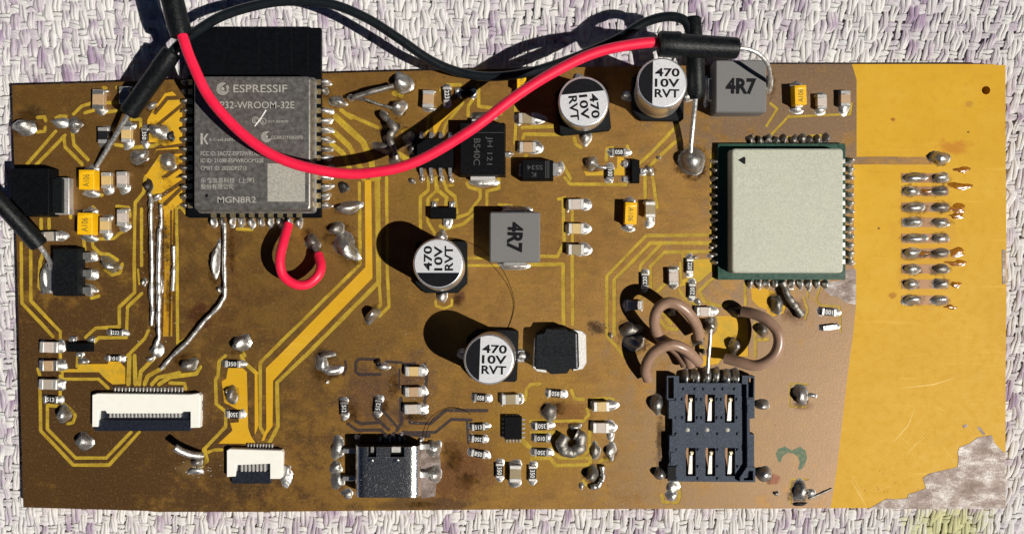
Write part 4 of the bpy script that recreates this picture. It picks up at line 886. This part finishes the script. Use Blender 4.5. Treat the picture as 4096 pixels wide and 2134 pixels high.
sm = ffc(t32, [(-222, 712), (-200, 700), (190, 712), (200, 730), (196, 915), (180, 926), (104, 926), (104, 812), (-150, 822), (-158, 908), (-222, 912)], (-160, 808, 106, 890), (7, -108, 66, 815, 872), (9, -62, 120, 662, 712), (-185, 872, 112, 962), "small white flat-cable socket near the bottom edge")
blob(t32, 235, 870, 55, 70, 0.5, 0, "solder_bright", sm, "solder_fillet", rough=0.4)

# ------------------------------------------------------------------ usb socket
ub = empty("usb_socket", (*W(tU((1000, 740))), 0)); ub.parent = BOARD; ub.matrix_parent_inverse = Matrix.Translation((0, 0, BT)); tag(ub, label="steel usb socket at the bottom edge")
X0, Y0 = W(tU((475, 345)), 0.3); X1, Y1 = W(tU((1548, 1165)), 0.3); ox, oy = ub.location.x, ub.location.y
wS = (X1 - X0) / 2; xm = (X0 + X1) / 2 - ox; hS = 0.32; rS = 0.13
prof = []
for k, (a0, cx_, cz_) in enumerate(((0, wS - rS, hS - rS), (90, -wS + rS, hS - rS), (180, -wS + rS, rS), (270, wS - rS, rS))):
    for i in range(9): prof.append((cx_ + rS * math.cos(R(a0 + i * 90 / 8)), cz_ + rS * math.sin(R(a0 + i * 90 / 8))))
slots = [(tU((690, 0)), tU((835, 0))), (tU((1062, 0)), tU((1290, 0)))]
sl = [(W(a, .32)[0] - ox - xm, W(b, .32)[0] - ox - xm) for a, b in slots]
i8 = 8; top = [prof[i8]] + [(x, hS) for x in sorted([x for s in sl for x in s], reverse=True)] + [prof[9]]
prof2 = prof[:9] + [(x, hS) for x in sorted([x for s in sl for x in s], reverse=True)] + prof[9:]
n = len(prof2); ys = [Y0 - oy, Y0 - oy - 0.13, Y1 - oy]; ins = 0.022
mb = MB(); vs = []; fs = []
for y in ys: vs += [(xm + x, y, z) for x, z in prof2]
for y in ys: vs += [(xm + x * (1 - ins / wS), y, 0.16 + (z - 0.16) * (1 - ins / 0.16)) for x, z in prof2]
N = 3 * n
for r in range(2):
    for j in range(n):
        j2 = (j + 1) % n
        if r == 0 and j in (9, 11): continue
        fs.append((r * n + j, (r + 1) * n + j, (r + 1) * n + j2, r * n + j2)); fs.append((N + r * n + j, N + r * n + j2, N + (r + 1) * n + j2, N + (r + 1) * n + j))
for j in range(n):
    j2 = (j + 1) % n; fs.append((j, j2, N + j2, N + j)); fs.append((2 * n + j2, 2 * n + j, N + 2 * n + j, N + 2 * n + j2))
mb.add(vs, fs); mb.build("shell", "usb_steel", ub, smooth=35)
def ubox(nm, x0, y0, x1, y1, z0, z1, mat, b=0.004):
    xa, ya = W(tU((x0, y0)), z1); xb, yb = W(tU((x1, y1)), z1); MB().box(xa - ox, yb - oy, xb - ox, ya - oy, z0, z1, b).build(nm, mat, ub)
ubox("tongue", 620, 420, 1400, 1100, 0.13, 0.19, "black_plastic"); ubox("rear_block", 520, 330, 1500, 470, 0.03, 0.27, "black_plastic")
ubox("latch_spring", 740, 345, 790, 440, 0.24, 0.305, "tin"); ubox("latch_spring", 1080, 345, 1225, 440, 0.24, 0.312, "tin_matte")
for x in (745, 1165):
    link("dimple", blobmesh(0.05, 0.03, 0.014, 5, 0.1), "usb_steel", ub, (W(tU((x, 565)), .32)[0] - ox, W(tU((x, 565)), .32)[1] - oy, 0.318))
for x0, y0, x1, y1 in ((1545, 305, 1700, 392), (1545, 760, 1700, 850), (290, 380, 480, 450), (290, 830, 480, 900)): ubox("mounting_leg", x0, y0, x1, y1, 0.0, 0.09, "tin")
for x, y, rx, ry, h in ((1775, 360, 110, 150, 1.1), (1765, 790, 125, 140, 1.3), (215, 370, 115, 170, 0.8), (190, 670, 110, 90, 0.6), (220, 900, 100, 150, 0.7), (370, 1120, 90, 80, 0.4)):
    _seed[0] += 1; p = W(tU((x, y))); link("solder_fillet", blobmesh(rx / tU.s / U, ry / tU.s / U, h / 10, _seed[0], 0.2), "solder", ub, (p[0] - ox, p[1] - oy, 0))
pp = [W(p) for p in tU((1550, 330), (1850, 330), (1880, 600), (1880, 900), (1810, 950), (1790, 1150), (1560, 1190))]
prism("tinned_pad", "tinned_copper", ub, [(x - ox, y - oy) for x, y in pp], 0.0, 0.006, 0.003)
for i in range(6): x = 900 + i * 78; ubox("pin", x - 14, 190, x + 14, 330, 0.0, 0.025, "solder_dull" if i % 2 else "tin")
for x, y in ((535, 190), (985, 180), (1100, 165), (1240, 160), (1560, 240)): blob(tU, x, y, 44, 45, 0.4, 0, "solder_bright", BOARD)

# ------------------------------------------------------------------ card socket
zs = 0.105
slot = [[W(p, zs) for p in tS((x, y), (x + 100, y), (x + 100, y + 285), (x, y + 285))] for x, y in ((407, 320), (609, 320), (809, 320), (414, 860), (613, 860), (813, 860))]
outl = [W(p, zs) for p in tS((300, 205), (1000, 205), (1110, 215), (1110, 560), (1060, 565), (1062, 715), (1106, 720), (1106, 1205), (240, 1200), (235, 1045), (250, 1000), (243, 900), (252, 860), (240, 735), (278, 730), (278, 565), (238, 560), (232, 365), (300, 365))]
cs = prism("card_socket", "socket_plastic", BOARD, outl, 0.03, zs, 0, "dark blue-grey card socket with six contact slots", holes=slot)
def sbox(nm, x0, y0, x1, y1, z0, z1, mat="socket_plastic", b=0.004): return bodybox(nm, tS, x0, y0, x1, y1, z0, z1, mat, cs, r=0.003, b=b)
prism("floor", "copper_clean", cs, [W(p, .01) for p in tS((310, 230), (1020, 230), (1020, 1180), (310, 1180))], 0.002, 0.008, 0.002)
zr = 0.17
prism("side_rail", "socket_plastic", cs, pl(tS, [(1030, 350), (1108, 360), (1108, 560), (1062, 562), (1064, 715), (1108, 720), (1104, 900), (1098, 950), (1106, 1000), (1104, 1050), (1034, 1050)], zr), 0.03, zr, 0.006)
prism("corner_block", "socket_plastic", cs, pl(tS, [(1034, 1052), (1118, 1056), (1118, 1206), (962, 1206), (962, 1160)], zr), 0.03, zr, 0, holes=[pl(tS, [(1050, 1092), (1096, 1092), (1096, 1188), (1000, 1188), (1000, 1165), (1035, 1160)], zr)])
prism("end_frame", "socket_plastic", cs, pl(tS, [(985, 130), (1112, 135), (1108, 366), (1030, 366), (1030, 215), (985, 215)], zr), 0.03, zr, 0, holes=[pl(tS, [(1046, 150), (1100, 152), (1098, 350), (1046, 350)], zr)])
prism("end_frame", "socket_plastic", cs, pl(tS, [(222, 132), (345, 132), (345, 205), (302, 210), (300, 368), (222, 368)], 0.15), 0.03, 0.15, 0, holes=[pl(tS, [(234, 148), (292, 148), (292, 360), (234, 360)], 0.15)])
sbox("side_lip", 240, 380, 306, 560, 0.1, 0.118); sbox("side_lip", 246, 740, 308, 900, 0.1, 0.118); sbox("side_lip", 258, 905, 312, 1040, 0.1, 0.118); sbox("latch", 228, 1048, 314, 1190, 0.1, 0.125, "black_mould"); sbox("lip", 1036, 430, 1070, 510, 0.168, 0.178); sbox("lip", 1036, 850, 1074, 920, 0.168, 0.178)
for x, y in ((407, 320), (609, 320), (809, 320), (414, 860), (613, 860), (813, 860)):
    q = [W(p, .1) for p in tS((x + 30, y + 284), (x + 74, y + 284), (x + 66, y + 120), (x + 62, y + 40), (x + 42, y + 40), (x + 36, y + 120))]
    zz = [0.055, 0.055, 0.10, 0.112, 0.112, 0.10]; m6 = [(*q[i], zz[i]) for i in range(6)]
    MB().add(m6 + [(a, b, c_ - 0.012) for a, b, c_ in m6], [(0, 1, 2, 5), (5, 2, 3, 4), (6, 11, 8, 7), (11, 10, 9, 8), (0, 6, 7, 1), (1, 7, 8, 2), (2, 8, 9, 3), (3, 9, 10, 4), (4, 10, 11, 5), (5, 11, 6, 0)]).build("spring_contact", "tin_matte", cs, smooth=0)
    link("contact_tip", blobmesh(0.03, 0.035, 0.016, 8, 0.1), "gold_contact", cs, (*W(tS((x + 52, y + 60)), .11), 0.10))
nub = [(395, 268), (512, 268), (598, 268), (712, 268), (795, 268), (912, 268), (316, 375), (383, 372), (530, 372), (578, 372), (735, 372), (778, 372), (935, 372), (316, 557), (386, 557), (535, 557), (580, 557), (735, 557), (785, 557), (938, 557), (318, 722), (540, 720), (740, 720), (942, 720), (320, 880), (541, 880), (742, 880), (942, 880), (322, 1050), (541, 1050), (740, 1050), (945, 1050), (320, 1172), (541, 1172), (740, 1172)]
nm_ = cached("nub", lambda: MB().rbox(0, 0, 0.026, 0.036, 0, 0.022, 0.003, 0.003, 1).me("locating_nub"))
for x, y in nub: link("locating_nub", nm_, "socket_plastic", cs, (*W(tS((x, y)), zs), zs - .001))
for x, y in ((430, 675), (628, 675), (835, 675)): link("round_boss", blobmesh(0.032, 0.032, 0.014, 9, 0.05), "mark_grey", cs, (*W(tS((x, y)), zs), zs - .001))
for x, y, rx, ry, h in ((120, 425, 68, 98, 1.5), (150, 1120, 62, 62, 1.4), (1185, 425, 68, 58, 1.1), (1200, 1130, 76, 76, 1.3)): blob(tS, x, y, rx, ry, h, 0, "solder", cs, "solder_joint", rough=0.1)
for x, rx, h in ((405, 38, 1.4), (515, 46, 1.4), (620, 52, 1.6), (715, 45, 1.3), (815, 50, 1.8), (915, 44, 1.4)): blob(tS, x, 135, rx, 88, h, random.uniform(-8, 8), "solder", cs, "solder_joint", rough=0.14); bodybox("pin", tS, x - 22, 160, x + 22, 212, 0.0, 0.05, "tin", cs)

# ------------------------------------------------------------------ loose solder joints
B = lambda f, *rows: [blob(f, *r) for r in rows]
SB, SD, SO = "solder_bright", "solder_dull", "solder"
B(t11, (190, 950, 95, 55, 1.4, 10, SO), (450, 920, 65, 38, 0.6, 0, SB), (570, 945, 60, 48, 0.9, 0, SO), (1195, 985, 82, 55, 1.3, -10, SO), (1062, 1190, 78, 48, 1.1, 8, SO), (1270, 1228, 68, 58, 1.2, -30, SO), (1150, 800, 35, 28, 0.7, 20, SB), (1285, 1030, 30, 40, 0.5, 0, "char"), (985, 955, 40, 24, 0.5, 0, SB))
B(t12, (1100, 635, 75, 74, 1.7, 0, SO), (725, 735, 32, 26, 1.2, 0, SB), (1072, 815, 56, 54, 1.4, 0, SO), (620, 768, 66, 42, 1.1, -15, SO), (515, 690, 34, 30, 0.9, 0, SD), (1022, 962, 55, 52, 1.5, 0, "char"), (1000, 1045, 34, 42, 1.1, 0, SD), (970, 1118, 80, 40, 1.0, -12, SD), (1055, 1205, 46, 30, 0.9, 0, SD), (1160, 1050, 46, 60, 0.8, 20, SD), (1185, 1130, 36, 40, 0.8, 0, SD), (960, 860, 34, 26, 0.9, -20, SB), (1540, 730, 22, 20, 0.6, 0, SO))
B(t21, (838, 660, 82, 42, 1.7, -25, SO), (1190, 145, 34, 22, 0.5, 30, SB), (1625, 640, 36, 128, 1.0, -4, SB), (1655, 840, 22, 28, 0.5, 0, SO), (1120, 70, 32, 46, 0.8, 10, "char"), (1085, 790, 22, 30, 0.5, 0, SO), (1812, 1245, 82, 52, 1.3, 35, SO), (1180, 1290, 44, 60, 0.7, -25, SO), (1222, 800, 16, 60, 0.4, 0, SO))
B(t22, (685, 225, 92, 48, 1.3, 5, SO), (612, 390, 62, 46, 1.3, 10, SD), (690, 540, 78, 112, 1.6, 22, SO), (432, 490, 48, 66, 1.3, 20, SD), (880, 1030, 42, 68, 1.8, -32, SO), (530, 1335, 56, 30, 0.8, 0, SD), (660, 60, 40, 40, 0.6, 0, "char"), (1180, 20, 26, 22, 0.5, 0, SD))
B(t31, (485, 445, 56, 60, 1.5, 0, SO), (640, 640, 74, 58, 1.4, 20, SO), (1428, 60, 64, 50, 1.2, 0, SD), (630, 40, 40, 28, 0.6, 0, SO), (1752, 290, 48, 62, 1.2, 0, SD), (1490, 792, 44, 34, 0.7, 0, SD), (1475, 862, 60, 24, 0.4, 0, SB), (1720, 265, 22, 22, 0.8, 0, SB), (1135, 20, 34, 22, 0.5, 20, SB))
B(t32, (496, 55, 42, 76, 0.9, 0, SB), (572, 102, 74, 36, 0.8, 0, SB), (962, 82, 56, 26, 0.8, 0, SB), (536, 198, 12, 14, 0.3, 0, SB), (920, 50, 26, 24, 0.8, 0, "char"))
B(t13, (600, 1235, 50, 48, 1.3, -20, SO), (680, 1262, 60, 20, 0.5, -5, SB), (1038, 1282, 30, 34, 0.7, 0, SB), (1108, 1190, 16, 16, 0.5, 0, SB))
blob(t13, 1350, 1215, 98, 104, 2.3, 0, SO, None, "solder_joint", rough=0.05, label="large round solder ball under the upright bare pin")
B(t14, (1285, 1195, 78, 50, 1.3, 0, SO), (12, 640, 26, 66, 1.2, 0, SB))
B(t23, (888, 1140, 80, 56, 1.2, 10, SD), (930, 1235, 74, 66, 1.2, -20, SO), (746, 1186, 15, 24, 0.5, 0, SB), (1400, 930, 24, 30, 0.5, 30, SB), (1380, 602, 16, 14, 0.4, 0, SB), (1512, 452, 30, 12, 0.3, 0, SB), (1508, 526, 30, 14, 0.3, 0, SB), (1500, 590, 30, 14, 0.3, 0, SB))
B(t24, (62, 945, 46, 76, 1.2, 0, SD), (240, 1030, 36, 26, 0.7, 0, "char"))
B(tB, (610, 325, 52, 50, 0.9, 0, SD), (965, 690, 88, 66, 1.3, 30, SD), (1110, 475, 82, 98, 1.9, 0, SO), (1432, 760, 74, 108, 1.6, 0, SO), (1790, 560, 70, 84, 1.3, 0, SD), (1450, 300, 110, 72, 1.3, 0, "char"), (1490, 340, 60, 40, 1.4, 0, SD), (1010, 825, 30, 34, 0.5, 0, "char"))
B(t33, (285, 415, 58, 62, 1.1, 0, SD), (472, 530, 45, 28, 0.7, 0, SO), (625, 718, 40, 58, 0.6, 0, SD), (740, 720, 42, 58, 0.8, 0, SB), (600, 885, 44, 60, 1.5, 0, SD), (525, 975, 18, 28, 0.4, 0, SB), (1205, 985, 42, 55, 0.5, 0, SB), (1200, 1055, 44, 40, 0.6, 0, SB), (745, 590, 30, 40, 0.4, 0, SB))
B(t34, (235, 292, 54, 74, 1.2, 0, SO), (330, 296, 36, 18, 0.4, 0, SB), (236, 1025, 50, 74, 1.1, 0, SO), (322, 1030, 34, 32, 0.5, 0, SB), (240, 1112, 50, 16, 0.4, 0, "char"), (60, 1035, 22, 18, 0.4, 0, SD), (0, 890, 22, 36, 0.8, 0, SO))
for i, y in enumerate(PADY):
    w = (88, 60, 82, 80, 90, 66, 66, 60, 72)[i]
    blob(t24, 1012 + w, y, w, 36, 0.8, 0, SO, rough=0.12); blob(t24, 1296, y, 64, 34, 0.75, 0, SD if i in (1, 2, 5, 6) else SO, rough=0.14)
for f, x, y, rx, ry in ((t24, 1440, 68, 82, 24), (t24, 1430, 235, 62, 30), (t24, 1420, 285, 60, 18), (t24, 1440, 560, 58, 30), (t24, 1430, 640, 70, 22), (t24, 1405, 805, 36, 20), (t24, 1370, 972, 44, 14), (t14, 1450, 1280, 50, 22), (t24, 1170, 570, 44, 16), (t24, 1200, 100, 46, 16)):
    blob(f, x, y, rx, ry, 0.13, 0, "flux", None, "flux_residue", rough=0.35)
random.seed(21)
for k_, (f, x, y, rx, ry, ro) in enumerate(((t32, 1480, 760, 90, 130, 20), (t32, 1590, 940, 120, 70, 10), (t32, 1250, 1120, 160, 30, 0), (t32, 700, 420, 90, 110, 0), (t32, 930, 380, 80, 100, 0), (t32, 1200, 460, 120, 40, 0), (t32, 1040, 220, 50, 120, 0),
    (t32, 520, 120, 110, 90, 0), (t21, 1110, 560, 44, 260, 0), (t21, 1255, 480, 40, 200, 3), (t21, 1270, 900, 36, 180, 0), (t21, 1180, 1080, 60, 140, 0), (t21, 1740, 560, 36, 220, 0), (t21, 1520, 1050, 70, 60, 0), (t31, 1400, 40, 130, 60, -20), (t22, 600, 420, 130, 110, 20), (t22, 380, 420, 60, 60, 0),
    (t12, 1010, 960, 120, 90, 30), (t12, 1180, 1090, 80, 100, 0), (t12, 1560, 700, 110, 60, 0), (t24, 200, 990, 70, 90, -30), (t24, 1180, 100, 60, 40, 0), (t24, 1180, 570, 60, 34, 0), (t23, 900, 1190, 130, 110, 0), (t23, 640, 1130, 80, 30, -30), (t33, 1120, 600, 40, 200, 0), (t33, 1120, 300, 60, 120, 0), (t33, 330, 400, 120, 70, 0), (t33, 600, 900, 100, 80, 0), (t34, 220, 1060, 90, 60, 0), (t34, 250, 330, 70, 70, 0), (t22, 1520, 920, 36, 60, 0), (t11, 220, 870, 80, 50, 0), (t11, 1240, 1050, 90, 60, 0), (t13, 1350, 1250, 130, 110, 0))):
    kk = 1 / f.s / U; link("flux_film", filmmesh(rx * kk, ry * kk, 700 + k_), "flux_film", BOARD, (*W(f((x, y))), 0.0004 + 0.00012 * (k_ % 7)), R(ro))
def splash(f, cx, cy, sx_, sy_, n, mat=SB, r=(2, 5)):
    """specks of solder spatter, too small to pick apart"""
    mb = MB()
    for _ in range(n):
        p = W(f((random.gauss(cx, sx_), random.gauss(cy, sy_)))); q = random.uniform(*r) / f.s / U
        mb.add([(p[0] + q * math.cos(k), p[1] + q * random.uniform(.6, 1.2) * math.sin(k), 0.0002) for k in (0, 1.26, 2.5, 3.77, 5.0)] + [(p[0], p[1], q * 0.8)], [(k, (k + 1) % 5, 5) for k in range(5)])
    mb.build("solder_specks", mat, BOARD, kind="stuff", smooth=80)
splash(t21, 1190, 650, 60, 350, 150, SO); splash(t21, 1720, 620, 40, 250, 60, "char", (2, 4)); splash(t21, 1270, 550, 40, 260, 80, "char", (2, 6)); splash(t32, 1180, 250, 110, 160, 110, SD); splash(t32, 900, 200, 120, 120, 60, SD, (1, 3)); splash(t33, 300, 520, 200, 160, 80, "flux", (2, 5))
splash(t12, 1050, 1000, 90, 120, 60, SD); splash(t33, 1120, 650, 22, 180, 60, "char", (2, 6)); splash(t23, 1350, 880, 120, 80, 50, SD, (1, 3)); splash(t22, 560, 420, 110, 110, 60, "char", (2, 4)); splash(t24, 230, 1040, 40, 50, 40, SD); splash(t31, 1480, 860, 60, 30, 40, SB); splash(t23, 650, 1120, 40, 30, 26, "char", (3, 7))
splash(t13, 900, 700, 700, 500, 60, "char", (1, 3)); splash(t32, 1450, 800, 200, 180, 60, "char", (1, 4)); splash(t34, 900, 1000, 150, 90, 16, "tinned_copper", (2, 4)); splash(t22, 900, 600, 600, 500, 90, SB, (1, 2)); splash(t33, 700, 700, 600, 400, 90, SB, (1, 2))

# ------------------------------------------------------------------ tinned wires and stubs
def wire(name, f, pts, r, mat, parent=None, label=None, lump=0.0, n=10, sub=6):
    P = [W3(f((x, y)), z) for x, y, z in pts]; rr = [r * (1 + random.uniform(-lump, lump)) for _ in P] if lump else r
    return MB().tube(P, rr, n, sub=sub).build(name, mat, parent or BOARD, smooth=60, label=label)
def dense(pts, k=3):
    out = []
    for a, b in zip(pts, pts[1:]):
        for i in range(k): u = i / k; out.append(tuple(a[j] + (b[j] - a[j]) * u for j in range(3)))
    return out + [pts[-1]]
TW = "tinned_wire"
wire(TW, t21, dense([(1128, 110, .03), (1140, 170, .04), (1136, 300, .035), (1142, 480, .04), (1146, 700, .04), (1142, 880, .035), (1150, 1010, .035), (1142, 1110, .02)], 4), 0.03, "bare_wire", label="leftmost tinned repair wire", lump=0.3, sub=3)
wire(TW, t21, dense([(1213, 200, .03), (1217, 330, .03), (1205, 450, .03)], 4), 0.022, "bare_wire", lump=0.3, sub=3)
wire(TW, t21, dense([(1205, 380, .04), (1200, 560, .05), (1196, 750, .05), (1200, 900, .05), (1196, 1080, .05), (1200, 1200, .045), (1160, 1310, .03)], 4), 0.03, "bare_wire", label="tinned repair wire second from the left", lump=0.25, sub=3)
wire(TW, t21, dense([(1310, 515, .02), (1311, 700, .025), (1303, 850, .02)], 5), 0.024, "solder_bright", lump=0.35, sub=3)
wire(TW, t21, dense([(1692, 345, .03), (1695, 480, .05), (1691, 640, .06), (1696, 780, .06), (1696, 890, .06), (1650, 970, .06), (1540, 1080, .06), (1420, 1230, .05), (1300, 1342, .04), (1215, 1440, .03)], 4), 0.028, "bare_wire", label="long bent tinned wire below the wireless module", lump=0.2, sub=3)
wire("solder_bridge", t12, dense([(725, 738, .12), (860, 695, .15), (1040, 648, .13)], 4), 0.036, "solder_dull", lump=0.15, sub=3)
wire(TW, t12, dense([(690, 735, .08), (830, 752, .12), (920, 785, .11), (1030, 815, .1)], 3), 0.022, "solder_dull", lump=0.2)
wire("solder_bridge", t12, dense([(945, 855, .09), (1000, 910, .13), (1045, 965, .14), (1000, 1040, .1), (1040, 1120, .08), (1060, 1200, .06)], 3), 0.045, "solder_dull", lump=0.35)
wire("lead_stub", t31, [(1318, 690, .26), (1380, 725, .2), (1450, 745, .14), (1525, 752, .05)], [0.05, 0.062, 0.062, 0.05][0], "solder", label="bent lead stub beside the small flat-cable socket")
wire("lead_stub", t24, dense([(110, 790, .06), (150, 890, .09), (200, 960, .09), (250, 1030, .05)], 3), 0.045, "solder_dull", lump=0.4)
wire("solder_ring", t33, dense([(405, 600, .05), (370, 660, .06), (395, 715, .07), (455, 728, .07), (515, 690, .07), (520, 610, .06), (480, 590, .05)], 3), 0.075, "solder_dull", lump=0.12, label="open ring of dull solder round a hole")
wire("solder_bridge", t33, dense([(680, 830, .03), (688, 920, .03), (650, 980, .03), (595, 990, .02)], 4), 0.034, "solder", lump=0.3)
wire(TW, tB, [(1122, 540, .19), (1112, 700, .17), (1095, 900, .15), (1080, 1110, .13)], 0.026, "bare_wire", label="straight bare wire down to the card socket")
wire("solder_bridge", t34, dense([(310, 1075, .004), (390, 1040, .004), (480, 1000, .004)], 3), 0.016, "solder_dull", lump=0.3)

# ------------------------------------------------------------------ short insulated repair wires
j = wire("jumper_wire", t22, [(243, 352, .12), (208, 480, .28), (180, 620, .36), (205, 735, .36), (295, 800, .35), (390, 800, .33), (468, 735, .31), (490, 660, .25), (470, 580, .15)], 0.064, "wire_red", label="short red looped repair wire below the wireless module", n=14)
wire("wire_end", t22, [(470, 585, .16), (455, 545, .13), (440, 510, .1)], 0.035, "solder_dull", j, lump=0.3)
bw = [[(965, 640, .12), (935, 490, .28), (830, 330, .40), (700, 225, .45), (560, 195, .45), (435, 270, .43), (385, 420, .38), (410, 570, .27), (490, 690, .18), (640, 790, .12), (730, 890, .10), (795, 1015, .10)],
      [(300, 1195, .07), (268, 1060, .18), (330, 900, .31), (450, 795, .37), (620, 745, .39), (780, 800, .35), (880, 885, .26), (965, 975, .15)],
      [(1540, 310, .18), (1700, 345, .29), (1850, 420, .37), (1985, 560, .41), (2015, 720, .41), (1955, 880, .39), (1820, 985, .36), (1680, 1015, .32), (1500, 970, .26), (1310, 920, .16)],
      [(760, 800, .22), (820, 880, .2), (860, 1020, .12)]]
for p, lb in zip(bw, ("brown looped wire above the other left brown wire", "brown arched wire ending left of the card socket", "wide brown loop right of the bare wire", "brown wire end tucked under the arched brown wire")):
    wire("jumper_wire", tB, p, 0.072, "wire_brown", label=lb, n=14)

# ------------------------------------------------------------------ long jumper leads (things of their own, laid over the board)
def lead(name, f, base, label, cat="jumper lead"):
    o = empty(name, W3(f(base[:2]), base[2])); tag(o, label, cat); return o
rl = lead("jumper_lead", tv, (850, 435, 0.62), "red insulated jumper lead sagging across the wireless module and chips")
wire("insulation", tv, [(450, 62, .72), (462, 100, .73), (482, 155, .75), (530, 250, .77), (620, 345, .75), (720, 405, .70), (850, 435, .66), (950, 432, .65), (1050, 405, .66), (1180, 330, .72), (1300, 240, .78), (1400, 178, .82), (1500, 132, .85), (1600, 111, .86), (1660, 106, .86)], 0.068, "wire_red", rl, n=16)
def sleeve(parent, f, pts, label):
    P = [W3(f(p[:2]), p[2]) for p in pts]; return MB().tube(P, [p[3] for p in pts], 18, smooth=False, squash=0.95).build("connector_sleeve", "sleeve_black", parent, smooth=32, label=label)
sleeve(rl, t13, [(1100, 332, .86, .13), (1112, 332, .86, .160), (1255, 340, .86, .164), (1272, 344, .86, .148), (1680, 364, .86, .134), (1700, 365, .86, .124), (1712, 366, .86, .09)], "horizontal black sleeve of the red lead")
wire("bare_end", t13, [(1700, 362, .86), (1780, 372, .84), (1860, 408, .79), (1925, 480, .68), (1945, 560, .50), (1943, 640, .25), (1935, 700, .06)], 0.027, "bare_wire", rl)
sleeve(rl, t11, [(1215, -330, .80, .10), (1222, -320, .80, .135), (1285, -60, .74, .140), (1352, 215, .70, .142), (1366, 270, .69, .128), (1369, 280, .69, .09)], "black sleeve leaving the top of the picture")
bl = lead("jumper_lead", tv, (1230, 193, 0.3), "black insulated jumper lead curving along the top edge of the board")
wire("insulation", tv, [(410, 165, .44), (445, 118, .46), (500, 75, .52), (560, 40, .58), (640, 15, .60), (720, 3, .60), (830, 10, .56), (920, 45, .50), (1000, 95, .42), (1080, 150, .32), (1150, 180, .26), (1230, 193, .26), (1330, 182, .28), (1440, 147, .33), (1550, 100, .42), (1620, 58, .50), (1680, 42, .56), (1722, 52, .58), (1738, 85, .56)], 0.062, "wire_black", bl, n=16)
sleeve(bl, t11, [(1302, 385, .44, .09), (1296, 394, .44, .122), (1215, 510, .42, .132), (1205, 522, .42, .124), (975, 845, .34, .124), (962, 862, .34, .095)], "slanted black sleeve at upper left")
wire("bare_end", t11, [(975, 850, .34), (900, 975, .24), (800, 1140, .12), (728, 1258, .05)], 0.03, "bare_wire", bl)
sleeve(bl, t13, [(1366, 132, .58, .09), (1366, 140, .58, .102), (1376, 300, .53, .108), (1380, 430, .50, .12), (1388, 690, .43, .12), (1386, 748, .42, .07)], "upright black sleeve beside the top capacitor")
wire("bare_end", t13, [(1384, 735, .43), (1368, 900, .26), (1352, 1060, .16), (1345, 1150, .13)], 0.034, "bare_wire", bl)
ll = lead("jumper_lead", t21, (150, 350, 0.5), "short black lead entering from the left edge onto the regulator")
sleeve(ll, t21, [(-330, -140, .95, .10), (-60, 118, .82, .105), (150, 345, .62, .112), (290, 500, .45, .118), (302, 514, .44, .10)], "black sleeve at the left edge")
wire("bare_end", t21, [(295, 508, .44), (345, 575, .32), (378, 640, .16), (385, 680, .09)], 0.032, "bare_wire", ll)

# ------------------------------------------------------------------ stray hairs
for pts, lb in (([(1105, 598, .02), (1160, 603, .03), (1210, 625, .05), (1255, 665, .20), (1282, 715, .06), (1294, 765, .02), (1282, 815, .01), (1262, 845, .01)], "long dark hair looping past the sideways 4R7 inductor"),
                ([(1070, 1105, .06), (1076, 1075, .05), (1095, 1045, .03), (1130, 1026, .02), (1165, 1030, .02), (1185, 1042, .01)], "short dark hair curling up from the steel usb socket")):
    h_ = wire("hair", tv, pts, 0.004, "hair", BOARD, n=5); h_.parent = None; h_.matrix_parent_inverse = Matrix.Identity(4); tag(h_, lb, "hair", "stray hairs")

# ------------------------------------------------------------------ scratches on the bare laminate
simple("scratch_pale", (0.72, 0.50, 0.14), 0.6, 0, 0.15, 40, spec=0.2)
for k_, pts in enumerate(([(1105, 398), (1060, 520), (1000, 590), (945, 650)], [(1170, 465), (1125, 525)], [(1200, 600), (1110, 670), (1050, 735)], [(1270, 385), (1335, 415)], [(880, 190), (960, 140)], [(1000, 245), (1250, 215), (1400, 170)], [(620, 930), (690, 1040), (745, 1140)], [(1325, 690), (1410, 800)], [(930, 830), (965, 890)], [(640, 905), (720, 1060)], [(1010, 620), (1070, 670)], [(840, 1010), (930, 980)])):
    P = [W(p) for p in t34(*pts)]; h_ = random.uniform(0.0045, 0.008); vs_ = []
    for i, (x, y) in enumerate(P):
        a, b = P[max(i - 1, 0)], P[min(i + 1, len(P) - 1)]; L = math.hypot(b[0] - a[0], b[1] - a[1]); e = h_ if 0 < i < len(P) - 1 else h_ * 0.3
        nx, ny = -(b[1] - a[1]) / L * e, (b[0] - a[0]) / L * e; vs_ += [(x + nx, y + ny, ZS + 0.0005), (x - nx, y - ny, ZS + 0.0005)]
    MB().add(vs_, [(2 * i, 2 * i + 1, 2 * i + 3, 2 * i + 2) for i in range(len(P) - 1)]).build("scratch", "scratch_pale", BOARD, smooth=0)

# ------------------------------------------------------------------ dust on the usb shell
mb = MB()
for _ in range(150):
    x, y = random.uniform(560, 1390), 1150 - abs(random.gauss(0, 260)); p = W(tU((x, max(y, 520))), 0.32); q = random.uniform(1.5, 6) / tU.s / U
    mb.add([(p[0] - ox + q * math.cos(k), p[1] - oy + q * random.uniform(.5, 1.2) * math.sin(k), 0.3203) for k in (0, 1.26, 2.5, 3.77, 5.0)] + [(p[0] - ox, p[1] - oy, 0.3203 + q * 0.4)], [(k, (k + 1) % 5, 5) for k in range(5)])
mb.build("dust", "mark_grey", ub, kind="stuff")
